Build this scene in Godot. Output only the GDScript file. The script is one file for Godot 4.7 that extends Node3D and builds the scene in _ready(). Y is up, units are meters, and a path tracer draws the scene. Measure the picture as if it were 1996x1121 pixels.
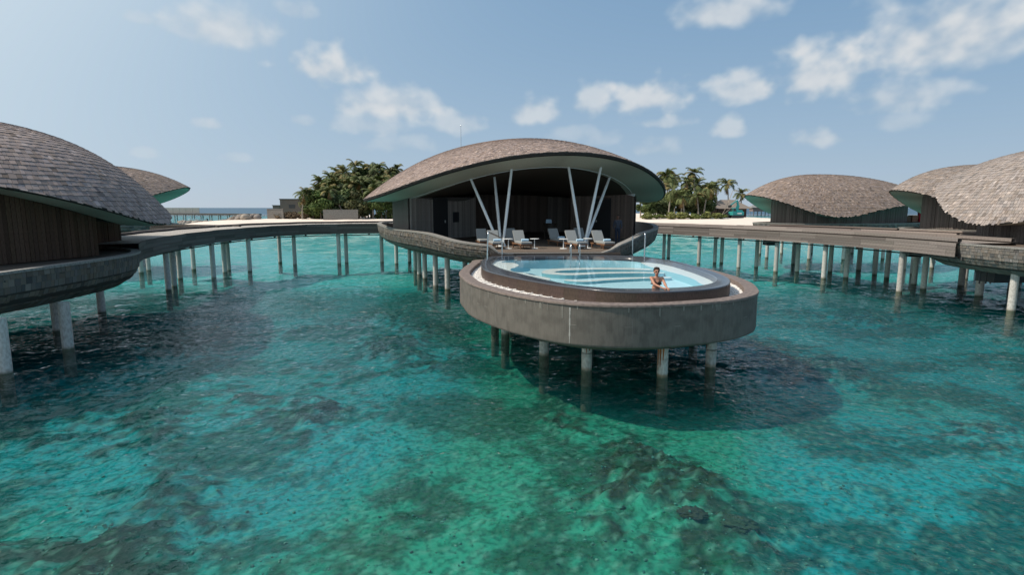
extends Node3D

# ---------------------------------------------------------------- mesh builder
class MB:
	var v := PackedVector3Array()
	var n := PackedVector3Array()
	var c := PackedColorArray()
	var ix := PackedInt32Array()

	func tri(a: Vector3, b: Vector3, d: Vector3, col: Color) -> void:
		var k := v.size()
		var nn := (b - a).cross(d - a).normalized()
		v.append(a); v.append(b); v.append(d)
		n.append(nn); n.append(nn); n.append(nn)
		c.append(col); c.append(col); c.append(col)
		ix.append(k); ix.append(k + 2); ix.append(k + 1)

	# a, b, d, e run counter-clockwise seen from outside
	func quad(a: Vector3, b: Vector3, d: Vector3, e: Vector3, col: Color) -> void:
		var k := v.size()
		var nn := (d - a).cross(e - b)
		nn = nn.normalized()
		v.append(a); v.append(b); v.append(d); v.append(e)
		n.append(nn); n.append(nn); n.append(nn); n.append(nn)
		c.append(col); c.append(col); c.append(col); c.append(col)
		ix.append(k); ix.append(k + 2); ix.append(k + 1)
		ix.append(k); ix.append(k + 3); ix.append(k + 2)

	# box given by centre, half axes
	func obox(o: Vector3, x: Vector3, y: Vector3, z: Vector3, col: Color) -> void:
		var p := [o - x - y - z, o + x - y - z, o + x + y - z, o - x + y - z, o - x - y + z, o + x - y + z, o + x + y + z, o - x + y + z]
		if x.cross(y).dot(z) < 0.0:
			p = [p[1], p[0], p[3], p[2], p[5], p[4], p[7], p[6]]
		quad(p[4], p[5], p[6], p[7], col); quad(p[1], p[0], p[3], p[2], col)
		quad(p[5], p[1], p[2], p[6], col); quad(p[0], p[4], p[7], p[3], col)
		quad(p[7], p[6], p[2], p[3], col); quad(p[0], p[1], p[5], p[4], col)

	func box(o: Vector3, s: Vector3, col := Color.WHITE) -> void:
		obox(o, Vector3(s.x * .5, 0, 0), Vector3(0, s.y * .5, 0), Vector3(0, 0, s.z * .5), col)

	# box with chamfered top edges
	func cbox(o: Vector3, s: Vector3, b: float, col := Color.WHITE) -> void:
		var hx := s.x * .5; var hy := s.y * .5; var hz := s.z * .5
		var lo := []; var mid := []; var top := []
		for q in [[-1, 1], [1, 1], [1, -1], [-1, -1]]:
			lo.append(o + Vector3(q[0] * hx, -hy, q[1] * hz))
			mid.append(o + Vector3(q[0] * hx, hy - b, q[1] * hz))
			top.append(o + Vector3(q[0] * (hx - b), hy, q[1] * (hz - b)))
		for i in 4:
			var j := (i + 1) % 4
			quad(lo[i], lo[j], mid[j], mid[i], col)
			quad(mid[i], mid[j], top[j], top[i], col)
		quad(top[0], top[1], top[2], top[3], col)
		quad(lo[3], lo[2], lo[1], lo[0], col)

	# bar from a to b, width w and height h, up hint
	func bar(a: Vector3, b: Vector3, w: float, h: float, col := Color.WHITE, up := Vector3.UP) -> void:
		var z := b - a
		var x := z.cross(up)
		if x.length() < 1e-5:
			x = z.cross(Vector3.RIGHT)
		x = x.normalized()
		var y := x.cross(z).normalized()
		obox((a + b) * .5, x * w * .5, y * h * .5, z * .5, col)

	# smooth grid: rows of equal length; closed joins last column to first
	func grid(rows: Array, closed: bool, cols = null, flip := false, one := Color.WHITE) -> void:
		var base := v.size()
		var nr := rows.size()
		var nc: int = rows[0].size()
		var nn := PackedVector3Array()
		nn.resize(nr * nc)
		var lim := nc if closed else nc - 1
		for r in nr - 1:
			for q in lim:
				var q2 := (q + 1) % nc
				var a: Vector3 = rows[r][q]; var b: Vector3 = rows[r][q2]
				var d: Vector3 = rows[r + 1][q2]; var e: Vector3 = rows[r + 1][q]
				var f := (d - a).cross(e - b)
				if flip:
					f = -f
				nn[r * nc + q] += f; nn[r * nc + q2] += f
				nn[(r + 1) * nc + q2] += f; nn[(r + 1) * nc + q] += f
				var i0 := base + r * nc + q; var i1 := base + r * nc + q2
				var i2 := base + (r + 1) * nc + q2; var i3 := base + (r + 1) * nc + q
				if flip:
					ix.append(i0); ix.append(i1); ix.append(i2); ix.append(i0); ix.append(i2); ix.append(i3)
				else:
					ix.append(i0); ix.append(i2); ix.append(i1); ix.append(i0); ix.append(i3); ix.append(i2)
		for r in nr:
			for q in nc:
				v.append(rows[r][q])
				n.append(nn[r * nc + q].normalized())
				c.append(cols[r][q] if cols != null else one)

	# tube along a path; radii one per point
	func tube(path: Array, rad: Array, sides: int, col := Color.WHITE, caps := true, cols = null) -> void:
		var rows := []
		var crow := []
		var m := path.size()
		var up := Vector3(0.31, 0.17, 0.93)
		for i in m:
			var t: Vector3 = (path[min(i + 1, m - 1)] - path[max(i - 1, 0)]).normalized()
			var x := t.cross(up).normalized()
			var y := t.cross(x).normalized()
			up = -x.cross(t) if false else up
			var row := PackedVector3Array()
			var cr := PackedColorArray()
			for s in sides:
				var a := TAU * s / sides
				row.append(path[i] + (x * cos(a) + y * sin(a)) * rad[i])
				cr.append(cols[i] if cols != null else col)
			rows.append(row); crow.append(cr)
		grid(rows, true, crow, true)
		if caps:
			for e in [0, m - 1]:
				var ctr: Vector3 = path[e]
				for s in sides:
					var p: Vector3 = rows[e][s]; var q: Vector3 = rows[e][(s + 1) % sides]
					var cc: Color = crow[e][s]
					if e == 0:
						tri(ctr, p, q, cc)
					else:
						tri(ctr, q, p, cc)

	# flat polygon (Vector2 x,z) at height y, facing up or down
	func poly(pts: PackedVector2Array, y: float, col := Color.WHITE, down := false) -> void:
		var t := Geometry2D.triangulate_polygon(pts)
		for i in range(0, t.size(), 3):
			var a := Vector3(pts[t[i]].x, y, pts[t[i]].y)
			var b := Vector3(pts[t[i + 1]].x, y, pts[t[i + 1]].y)
			var d := Vector3(pts[t[i + 2]].x, y, pts[t[i + 2]].y)
			var up := (b - a).cross(d - a).y > 0.0
			if up != down:
				tri(a, b, d, col)
			else:
				tri(a, d, b, col)

	# upright wall along a closed outline between two heights
	func skirt(pts: PackedVector2Array, y0: float, y1: float, col := Color.WHITE, inward := false) -> void:
		var area := 0.0
		for i in pts.size():
			var p := pts[i]; var q := pts[(i + 1) % pts.size()]
			area += p.x * q.y - q.x * p.y
		for i in pts.size():
			var p := pts[i]; var q := pts[(i + 1) % pts.size()]
			if (area > 0.0) != inward:
				var s := p; p = q; q = s
			quad(Vector3(p.x, y0, p.y), Vector3(q.x, y0, q.y), Vector3(q.x, y1, q.y), Vector3(p.x, y1, p.y), col)

	func lathe(o: Vector3, prof: Array, sides: int, col := Color.WHITE) -> void:
		var rows := []
		for p in prof:
			var row := PackedVector3Array()
			for s in sides:
				var a := TAU * s / sides
				row.append(o + Vector3(cos(a) * p[0], p[1], sin(a) * p[0]))
			rows.append(row)
		grid(rows, true, null, true, col)

	func mesh() -> ArrayMesh:
		var m := ArrayMesh.new()
		if v.is_empty():
			return m
		var a := []
		a.resize(Mesh.ARRAY_MAX)
		a[Mesh.ARRAY_VERTEX] = v; a[Mesh.ARRAY_NORMAL] = n; a[Mesh.ARRAY_COLOR] = c; a[Mesh.ARRAY_INDEX] = ix
		m.add_surface_from_arrays(Mesh.PRIMITIVE_TRIANGLES, a)
		return m

# ---------------------------------------------------------------- helpers
var rng := RandomNumberGenerator.new()
var mat := {}
var taken := {}

func lin(r: float, g: float, b: float) -> Color:
	return Color(r, g, b)

func numbered(called: String) -> String:
	var k: int = taken.get(called, -1) + 1
	taken[called] = k
	return called if k == 0 else "%s_%03d" % [called, k]

func thing(called: String, label: String, category: String, at := Vector3.ZERO, turn := 0.0, group := "") -> Node3D:
	var o := Node3D.new()
	o.name = numbered(called)
	add_child(o)
	o.position = at
	o.rotation.y = turn
	tag(o, label, category, group)
	return o

# "third", "twenty-first" ... for labels that tell a row of look-alikes apart
func ordinal(n: int) -> String:
	var ones := ["", "first", "second", "third", "fourth", "fifth", "sixth", "seventh", "eighth", "ninth", "tenth", "eleventh", "twelfth", "thirteenth", "fourteenth", "fifteenth", "sixteenth", "seventeenth", "eighteenth", "nineteenth"]
	if n < 20: return ones[n]
	var tens := ["", "", "twent", "thirt", "fort", "fift"]
	return tens[n / 10] + ("ieth" if n % 10 == 0 else "y-" + ones[n % 10])

# place of each [x, z, ...] in its list from left to right as seen from the front
func from_left(list: Array) -> Array:
	var idx := range(list.size())
	idx.sort_custom(func(a, b): return list[a][0] / -list[a][1] < list[b][0] / -list[b][1])
	var out := []
	out.resize(list.size())
	for k in idx.size(): out[idx[k]] = k + 1
	return out

func tag(o: Node, label: String, category := "", group := "", kind := "") -> void:
	if label: o.set_meta("label", label)
	if category: o.set_meta("category", category)
	if group: o.set_meta("group", group)
	if kind: o.set_meta("kind", kind)

func part(called: String, m: Mesh, material: Material, parent: Node, kind := "") -> MeshInstance3D:
	var o := MeshInstance3D.new()
	o.name = called if parent != self else numbered(called)
	o.mesh = m
	o.material_override = material
	parent.add_child(o, true)
	if kind: o.set_meta("kind", kind)
	return o

func smat(r: float, g: float, b: float, rough := 0.8, metal := 0.0) -> StandardMaterial3D:
	var m := StandardMaterial3D.new()
	m.albedo_color = Color(r, g, b).linear_to_srgb()
	m.roughness = rough
	m.metallic = metal
	return m

func noise_tex(freq: float, lo: Color, hi: Color, sd: int, size := 512, octaves := 4, as_normal := false, bump := 4.0, kind := FastNoiseLite.TYPE_SIMPLEX_SMOOTH) -> NoiseTexture2D:
	var f := FastNoiseLite.new()
	f.noise_type = kind
	f.seed = sd
	f.frequency = freq
	f.fractal_octaves = octaves
	var t := NoiseTexture2D.new()
	t.width = size; t.height = size
	t.seamless = true
	t.noise = f
	if as_normal:
		t.as_normal_map = true
		t.bump_strength = bump
	else:
		var g := Gradient.new()
		g.set_color(0, lo.linear_to_srgb()); g.set_color(1, hi.linear_to_srgb())
		g.set_offset(0, 0.22); g.set_offset(1, 0.78)
		t.color_ramp = g
	return t

# vertex colours times a computed grain, laid in world axes
func vmat(rough: float, tex: Texture2D, scale: Vector3, nrm: Texture2D = null, nscale := 0.6, world := true) -> StandardMaterial3D:
	var m := StandardMaterial3D.new()
	m.vertex_color_use_as_albedo = true
	m.roughness = rough
	m.uv1_triplanar = true
	m.uv1_world_triplanar = world
	m.uv1_scale = scale
	m.uv1_triplanar_sharpness = 4.0
	if tex: m.albedo_texture = tex
	if nrm:
		m.normal_enabled = true
		m.normal_texture = nrm
		m.normal_scale = nscale
	return m

func spline(pts: Array, count: int, closed := true) -> PackedVector2Array:
	# Catmull-Rom through the points, resampled evenly
	var dense := PackedVector2Array()
	var m := pts.size()
	var segs := m if closed else m - 1
	for i in segs:
		var p0: Vector2 = pts[(i - 1 + m) % m] if closed else pts[max(i - 1, 0)]
		var p1: Vector2 = pts[i]
		var p2: Vector2 = pts[(i + 1) % m]
		var p3: Vector2 = pts[(i + 2) % m] if closed else pts[min(i + 2, m - 1)]
		for k in 24:
			dense.append(p1.cubic_interpolate(p2, p0, p3, k / 24.0))
	if not closed: dense.append(pts[m - 1])
	var total := 0.0
	var n := dense.size()
	var lens := PackedFloat32Array([0.0])
	for i in (n if closed else n - 1):
		total += dense[i].distance_to(dense[(i + 1) % n])
		lens.append(total)
	var out := PackedVector2Array()
	var j := 0
	for k in count:
		var s := total * k / (count if closed else count - 1)
		while j < lens.size() - 2 and lens[j + 1] < s:
			j += 1
		var f := (s - lens[j]) / maxf(lens[j + 1] - lens[j], 1e-6)
		out.append(dense[j % n].lerp(dense[(j + 1) % n], clampf(f, 0.0, 1.0)))
	return out

# outward offset of a closed outline
func offset_curve(pts: PackedVector2Array, d: float) -> PackedVector2Array:
	var out := PackedVector2Array()
	var n := pts.size()
	var area := 0.0
	for i in n:
		area += pts[i].x * pts[(i + 1) % n].y - pts[(i + 1) % n].x * pts[i].y
	for i in n:
		var t := (pts[(i + 1) % n] - pts[(i - 1 + n) % n]).normalized()
		var o := Vector2(t.y, -t.x) * signf(area)
		out.append(pts[i] + o * d)
	return out

func ring3(pts: PackedVector2Array, y: float) -> PackedVector3Array:
	var r := PackedVector3Array()
	for p in pts: r.append(Vector3(p.x, y, p.y))
	return r

func clockwise(pts: PackedVector2Array) -> PackedVector2Array:
	var area := 0.0
	var n := pts.size()
	for i in n:
		area += pts[i].x * pts[(i + 1) % n].y - pts[(i + 1) % n].x * pts[i].y
	if area < 0.0:
		pts.reverse()
	return pts

# ---------------------------------------------------------------- sky, sun, camera
const SUN := Vector3(-0.64, 0.76, 0.05)

func sky_color(az: float, el: float) -> Color:
	var h := pow(clampf(1.0 - el / 90.0, 0.0, 1.0), 2.3)
	var a := Color(0.235, 0.435, 0.655)
	var b := Color(0.70, 0.805, 0.89)
	var col := a.lerp(b, h)
	var low := exp(-maxf(el, 0.0) / 4.0)
	col = col.lerp(Color(0.745, 0.785, 0.83), low * 0.75)
	var d := Vector3(sin(az) * cos(deg_to_rad(el)), sin(deg_to_rad(el)), -cos(az) * cos(deg_to_rad(el)))
	var ang := rad_to_deg(d.angle_to(SUN.normalized()))
	var glow := 0.95 / (1.0 + pow(ang / 63.5, 8.0))
	return col.lerp(Color(0.93, 0.975, 1.0), clampf(glow, 0.0, 0.9))

func make_sky() -> ImageTexture:
	var W := 4096; var H := 2048
	var small := Image.create(256, 256, false, Image.FORMAT_RGBF)
	for j in 256:
		for i in 256:
			var el := 90.0 - (j + 0.5) / 256.0 * 180.0
			small.set_pixel(i, j, sky_color(((i + 0.5) / 256.0 - 0.5) * TAU, el))
	small.resize(W, H, Image.INTERPOLATE_CUBIC)
	small.convert(Image.FORMAT_RGBA8)
	var clouds := [[-25.7,14.8,4.0,1.8,0.75], [-19.8,17.0,1.5,1.0,0.5], [-17.2,12.4,3.2,1.9,0.95], [-11.5,9.6,4.2,1.8,0.85], [-5.1,8.1,2.1,1.5,0.6], [-27.2,7.1,1.3,0.6,0.5], [-19.4,7.7,1.1,0.6,0.4], [2.3,9.1,2.2,1.5,0.75], [7.8,9.9,1.9,1.7,0.75], [13.1,10.0,2.9,2.1,0.9], [14.8,7.9,2.1,0.6,0.6], [20.3,7.2,1.3,1.1,0.65], [21.2,10.4,2.6,1.7,0.8], [19.8,16.8,3.9,1.7,0.85], [27.5,11.0,3.4,2.5,0.95], [27.6,5.9,1.7,1.2,0.65], [33.2,8.8,3.5,1.5,0.65], [33.5,6.8,1.6,1.0,0.4], [36.4,12.9,5.8,3.5,1.0], [25.8,13.4,1.5,0.8,0.4], [13.5,5.6,2.3,1.0,0.4], [-13.7,7.9,3.3,1.5,0.45], [-10.8,5.9,2.8,1.0,0.35], [6.6,6.6,3.3,1.0,0.35], [-31.8,14.9,1.3,0.6,0.3], [-25.4,4.3,1.2,0.5,0.3], [-32.1,4.4,0.9,0.5,0.25]]
	var r := RandomNumberGenerator.new()
	r.seed = 5
	for k in 90:   # the same kind of small cumulus all round and overhead
		var az := r.randf_range(-180.0, 180.0)
		var el := r.randf_range(4.0, 50.0)
		if absf(az) < 47.0 and el < 24.0: continue
		clouds.append([az, el, r.randf_range(1.5, 5.0), r.randf_range(0.8, 2.6), r.randf_range(0.4, 0.95)])
	var f := FastNoiseLite.new()
	f.seed = 11; f.frequency = 0.30; f.fractal_octaves = 5; f.fractal_gain = 0.44
	var f2 := FastNoiseLite.new()
	f2.seed = 31; f2.frequency = 0.13; f2.fractal_octaves = 3
	for cl in clouds:
		var stretch: float = 1.0 / cos(deg_to_rad(cl[1]))
		var wx: float = cl[2] * 1.9 * stretch
		var x0 := int((cl[0] - wx + 180.0) / 360.0 * W); var x1 := int((cl[0] + wx + 180.0) / 360.0 * W)
		var y0 := int((90.0 - cl[1] - cl[3] * 1.9) / 180.0 * H); var y1 := int((90.0 - cl[1] + cl[3] * 1.9) / 180.0 * H)
		for y in range(maxi(y0, 0), mini(y1, H / 2 - 6)):
			var el := 90.0 - (y + 0.5) / H * 180.0
			var ey: float = (el - cl[1]) / cl[3]
			for x in range(x0, x1):
				var xx := posmod(x, W)
				var az := (x + 0.5) / W * 360.0 - 180.0
				var ex: float = (az - cl[0]) / (cl[2] * stretch)
				var dd := ex * ex * 0.55 + (ey * ey * 0.62 if ey > 0.0 else ey * ey * 1.5)
				if dd > 2.2: continue
				var nn := f.get_noise_2d(az * cos(deg_to_rad(el)), el * 1.25) + 0.55 * f2.get_noise_2d(az + 40.0, el * 1.5)
				var al: float = smoothstep(0.0, 1.25, 1.06 + nn * (0.9 if cl[2] < 3.6 else 0.62) - dd * 0.95) * cl[4]
				if al <= 0.004: continue
				var o := small.get_pixel(xx, y)
				var white := Color(0.935, 0.935, 0.935).lerp(Color(0.84, 0.86, 0.88), clampf(0.45 - nn * 0.9 - ey * 0.3, 0.0, 1.0))
				small.set_pixel(xx, y, o.lerp(white, al * 0.86))
	return ImageTexture.create_from_image(small)

func make_world() -> void:
	var cam := Camera3D.new()
	cam.name = "camera"
	add_child(cam)
	cam.position = Vector3(0, 5, 0)
	cam.rotation_degrees = Vector3(-7.975, 0, 0)
	cam.fov = 53.583
	cam.near = 0.1
	cam.far = 30000.0
	cam.current = true
	var env := Environment.new()
	env.background_mode = Environment.BG_SKY
	var sky := Sky.new()
	var pm := PanoramaSkyMaterial.new()
	pm.panorama = make_sky()
	sky.sky_material = pm
	env.sky = sky
	env.tonemap_mode = Environment.TONE_MAPPER_LINEAR
	env.tonemap_exposure = 0.9
	env.sdfgi_enabled = true
	env.ssao_enabled = true
	env.ssil_enabled = true
	env.sky_rotation = Vector3(0, PI, 0)
	env.volumetric_fog_enabled = true
	env.volumetric_fog_density = 0.0
	var we := WorldEnvironment.new()
	we.name = "world_environment"
	we.environment = env
	add_child(we)
	var sun := DirectionalLight3D.new()
	sun.name = "sun"
	sun.light_energy = 1.6
	sun.light_color = Color(1.0, 0.955, 0.89)
	sun.light_angular_distance = 0.5
	sun.shadow_enabled = true
	add_child(sun)
	sun.look_at_from_position(SUN * 100.0, Vector3.ZERO, Vector3.UP)

# ---------------------------------------------------------------- sea, seabed, beach
var reef := FastNoiseLite.new()
var reef2 := FastNoiseLite.new()
var lump := FastNoiseLite.new()
var wave := FastNoiseLite.new()
var chop := FastNoiseLite.new()

func land(x: float, z: float) -> float:
	# height of the island above the lagoon floor, 0 at sea
	var edge := -114.0 + 5.0 * sin(x * 0.05) + 2.0 * sin(x * 0.17 + 1.0)
	var s := smoothstep(0.0, 25.0, edge - z)
	s *= smoothstep(-88.0, -66.0, x + (z + 150.0) * 0.12) * (1.0 - smoothstep(72.0, 88.0, x + (z + 160.0) * 0.10))
	s *= 1.0 - smoothstep(300.0, 340.0, -z)
	return s

func bed(x: float, z: float) -> float:
	var l := land(x, z)
	var d := -1.2 + 0.22 * reef.get_noise_2d(x, z)
	var k := reef2.get_noise_2d(x, z)
	d += smoothstep(0.02, 0.45, k) * 0.28
	if z < -150.0: d -= smoothstep(150.0, 420.0, -z) * 5.0
	return lerpf(d, 2.05 + 0.12 * lump.get_noise_2d(x * .12, z * .12), l)

func bed_color(x: float, z: float, y: float) -> Color:
	var k := reef2.get_noise_2d(x, z)
	var m := reef.get_noise_2d(x * 2.3 + 50.0, z * 2.3)
	var g := lump.get_noise_2d(x * 1.6, z * 1.6)
	var sand := Color(0.024, 0.40, 0.375)  # turquoise of light filtered by the water is put into these colours
	var turf := Color(0.014, 0.145, 0.12)
	var coral := Color(0.02, 0.042, 0.032)
	var col := sand.lerp(turf, smoothstep(-0.22, 0.25, m + g * 0.5))
	col = col.lerp(coral, smoothstep(0.02, 0.42, k + g * 0.34) * 0.92)
	# algal turf turns the reef emerald in a broad band, bluer sand either side
	var hue := smoothstep(0.1, 0.75, exp(-pow((x - 0.8 - 0.12 * (z + 16.0)) / 4.6, 2.0)) + 0.9 * reef.get_noise_2d(x * 0.55 + 90.0, z * 0.55))
	col = Color(col.r * lerpf(0.75, 1.5, hue), col.g * lerpf(0.97, 0.96, hue), col.b * lerpf(1.10, 0.66, hue))
	var fleck := lump.get_noise_2d(x * 4.1 + 9.0, z * 4.1)
	col = col.lerp(Color(0.17, 0.50, 0.38), smoothstep(0.2, 0.55, fleck) * 0.5)  # pale rubble flecks, also painted in for the sparkle of caustics
	var far := smoothstep(24.0, 50.0, -z) * 0.8
	col = col.lerp(Color(0.045, 0.40, 0.39), far * (1.0 - smoothstep(150.0, 420.0, -z)))
	col = col.lerp(Color(0.015, 0.06, 0.11), smoothstep(170.0, 480.0, -z))
	return col.lerp(Color(0.74, 0.64, 0.55) * (1.0 + 0.08 * g), smoothstep(-0.2, 0.35, y))

func sheet(mb: MB, x0: float, x1: float, z0: float, z1: float, nx: int, nz: int, hf: Callable, cf = null) -> void:
	var rows := []
	var cols := []
	for j in nz + 1:
		var z := lerpf(z0, z1, float(j) / nz)
		var row := PackedVector3Array()
		var cr := PackedColorArray()
		for i in nx + 1:
			var x := lerpf(x0, x1, float(i) / nx)
			var y: float = hf.call(x, z)
			row.append(Vector3(x, y, z))
			if cf != null: cr.append(cf.call(x, z, y))
		rows.append(row); cols.append(cr)
	mb.grid(rows, false, cols if cf != null else null, false)

func seabed_y(x: float, z: float) -> float:
	var y := bed(x, z)
	if z > -60.0:
		var k := smoothstep(0.0, 0.35, reef2.get_noise_2d(x, z))
		y += (0.04 + 0.13 * k) * lump.get_noise_2d(x * 2.0, z * 2.0) + (0.02 + 0.08 * k) * lump.get_noise_2d(x * 6.0, z * 6.0)
	return y

func wave_y(x: float, z: float) -> float:
	var gust := clampf(0.85 + 1.1 * reef.get_noise_2d(x * 0.8 + 300.0, z * 1.1), 0.3, 1.7)
	return gust * (0.085 * wave.get_noise_2d(x * 0.7 + z * 0.25, z - x * 0.12) + 0.034 * chop.get_noise_2d(x * 0.75 + z * 0.2, z))

# coral heads standing on the lagoon floor, and loose rubble
func make_reef() -> void:
	var r := RandomNumberGenerator.new()
	r.seed = 404
	var heads := []
	for v in 6:
		var mb := MB.new()
		var rows := []
		var cols := []
		for j in 15:
			var row := PackedVector3Array()
			var cr := PackedColorArray()
			for i in 32:
				var th := PI * 0.5 * j / 14.0; var a := TAU * i / 32.0
				var d := Vector3(sin(th) * cos(a), cos(th), sin(th) * sin(a))
				var k := 1.0 + 0.45 * lump.get_noise_3d(d.x * 1.6 + v * 7.0, d.y * 1.6, d.z * 1.6) + 0.5 * lump.get_noise_3d(d.x * 4.5 + v * 3.0, d.y * 4.5, d.z * 4.5)
				row.append(Vector3(d.x * k, d.y * k * 0.62 - 0.08, d.z * k))
				var g := 0.75 + 0.7 * (0.5 + 0.5 * lump.get_noise_3d(d.x * 6.0, d.y * 6.0 + v * 5.0, d.z * 6.0))
				cr.append(([Color(0.035, 0.075, 0.05), Color(0.024, 0.07, 0.055), Color(0.06, 0.08, 0.04), Color(0.022, 0.06, 0.05), Color(0.04, 0.06, 0.042), Color(0.026, 0.085, 0.06)][v] as Color) * g)  # teal cast of the water is put into these coral tones
			rows.append(row); cols.append(cr)
		mb.grid(rows, true, cols, true)
		heads.append(mb.mesh())
	var spots := []
	for k in 120:
		var x := r.randf_range(-11.0, 14.0); var z := r.randf_range(-8.2, -22.0)
		if reef2.get_noise_2d(x, z) > 0.16: spots.append([x, z, r.randf_range(0.14, 0.36)])
	var kept := spots.filter(func(e): return absf(e[0]) < -e[1] * 0.88).slice(0, 44)
	var rank := from_left(kept)
	for k in kept.size():
		var e: Array = kept[k]
		var o := part("coral_head", heads[k % 6], mat.reef, self)
		o.position = Vector3(e[0], seabed_y(e[0], e[1]) - 0.04, e[1])
		o.rotation.y = r.randf() * TAU
		o.scale = Vector3(e[2], e[2] * r.randf_range(0.3, 0.5), e[2] * r.randf_range(0.7, 1.1))
		tag(o, "%s dark coral head from the left seen on the shallow lagoon floor" % ordinal(rank[k]), "coral", "coral heads on the lagoon floor")
	var st := MB.new()
	var rows := []
	for j in 5:
		var row := PackedVector3Array()
		for i in 6:
			var th := PI * j / 4.0; var a := TAU * i / 6.0
			var k := r.randf_range(0.7, 1.2)
			row.append(Vector3(sin(th) * cos(a) * k, cos(th) * 0.5 * k, sin(th) * sin(a) * k * 0.8))
		rows.append(row)
	st.grid(rows, true, null, true)
	var sm := st.mesh()
	sm.surface_set_material(0, mat.reef)
	var mm := MultiMesh.new()
	mm.transform_format = MultiMesh.TRANSFORM_3D
	mm.use_colors = true
	mm.mesh = sm
	var xf := []
	var cs := []
	for k in 5000:
		var z := -6.8 - 17.0 * pow(r.randf(), 1.5)
		var x := r.randf_range(-1.0, 1.0) * -z * 0.95
		var c := reef2.get_noise_2d(x, z) + 0.6 * lump.get_noise_2d(x * .8, z * .8)
		if r.randf() > 0.25 + smoothstep(-0.2, 0.35, c): continue
		var s := 0.014 + 0.04 * pow(r.randf(), 3.0)
		xf.append(Transform3D(Basis.from_euler(Vector3(r.randf() * .8, r.randf() * TAU, r.randf() * .8)).scaled(Vector3.ONE * s), Vector3(x, seabed_y(x, z) + s * 0.2, z)))
		var q := r.randf()
		cs.append(Color(0.09, 0.36, 0.28) * r.randf_range(0.6, 1.2) if q < 0.5 else (Color(0.05, 0.24, 0.19) * r.randf_range(0.7, 1.3) if q < 0.93 else Color(0.18, 0.48, 0.37)))
	mm.instance_count = xf.size()
	for k in xf.size():
		mm.set_instance_transform(k, xf[k]); mm.set_instance_color(k, cs[k])
	var mi := MultiMeshInstance3D.new()
	mi.name = "coral_rubble"
	mi.multimesh = mm
	tag(mi, "loose coral rubble strewn over the lagoon floor", "rubble", "", "stuff")
	add_child(mi)

func make_sea() -> void:
	reef.seed = 3; reef.frequency = 0.10; reef.fractal_octaves = 3
	reef2.seed = 8; reef2.frequency = 0.085; reef2.fractal_octaves = 4; reef2.fractal_gain = 0.55
	lump.seed = 17; lump.frequency = 0.9; lump.fractal_octaves = 3
	wave.seed = 21; wave.frequency = 0.62; wave.fractal_octaves = 2
	chop.seed = 22; chop.frequency = 2.6; chop.fractal_octaves = 2
	var mb := MB.new()
	sheet(mb, -26, 26, -5, -40, 430, 290, seabed_y, bed_color)
	part("seabed", mb.mesh(), mat.bed, self, "structure")
	mb = MB.new()
	var mb2 := MB.new()
	sheet(mb2, -90, -26, -5, -60, 70, 60, seabed_y, bed_color)
	sheet(mb2, 26, 90, -5, -60, 70, 60, seabed_y, bed_color)
	sheet(mb2, -26, 26, -40, -60, 60, 24, seabed_y, bed_color)
	sheet(mb2, -90, 90, -60, -110, 90, 26, seabed_y, bed_color)
	sheet(mb2, -90, 90, 40, -5, 40, 12, seabed_y, bed_color)
	part("lagoon_floor", mb2.mesh(), mat.bed, self, "structure")
	mb = MB.new()
	sheet(mb, -90, 90, -110, -350, 150, 120, bed, bed_color)
	part("beach", mb.mesh(), mat.sand, self, "structure")
	mb = MB.new()
	sheet(mb, -900, -90, 40, -350, 40, 30, bed, bed_color)
	sheet(mb, 90, 900, 40, -350, 40, 30, bed, bed_color)
	sheet(mb, -900, 900, -350, -900, 40, 20, bed, bed_color)
	part("ocean_floor", mb.mesh(), mat.bed, self, "structure")
	mb = MB.new()
	sheet(mb, -24, 24, -5, -27, 480, 250, wave_y)
	sheet(mb, -60, -24, -5, -27, 130, 90, wave_y)
	sheet(mb, 24, 60, -5, -27, 130, 90, wave_y)
	sheet(mb, -60, 60, -27, -62, 420, 150, wave_y)
	sheet(mb, -120, 120, -62, -120, 220, 60, wave_y)
	sheet(mb, -120, -60, -5, -62, 30, 30, wave_y)
	sheet(mb, 60, 120, -5, -62, 30, 30, wave_y)
	var flat := func(_x: float, _z: float) -> float: return 0.0
	sheet(mb, -120, 120, 40, -5, 8, 4, flat)
	sheet(mb, -120, 120, -120, -420, 8, 20, flat)
	sheet(mb, -420, -120, 40, -420, 8, 8, flat)
	sheet(mb, 120, 420, 40, -420, 8, 8, flat)
	part("sea_water", mb.mesh(), mat.water, self, "structure")
	mb = MB.new()
	sheet(mb, -12000, 12000, -420, -15000, 4, 4, flat)
	sheet(mb, -12000, -420, 40, -420, 4, 4, flat)
	sheet(mb, 420, 12000, 40, -420, 4, 4, flat)
	part("ocean_water", mb.mesh(), mat.ocean, self, "structure")
	make_reef()
	# the body of the water: murkier over the reef, clear over the sand flat towards the island
	for e in [["reef_water_body", 600.0, 10.0, -38.0, Color(0.0, 0.12, 0.13), 0.19], ["lagoon_water_body", 1600.0, -38.02, -380.0, Color(0.002, 0.40, 0.40), 0.03]]:
		var fog := FogVolume.new()
		fog.name = e[0]
		fog.size = Vector3(e[1], 4.0, e[2] - e[3])
		fog.position = Vector3(0, -2.08, (e[2] + e[3]) * 0.5)
		var fm := FogMaterial.new()
		fm.albedo = (e[4] as Color).linear_to_srgb()
		fm.density = e[5]
		fog.material = fm
		tag(fog, "", "", "", "structure")
		add_child(fog)

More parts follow.
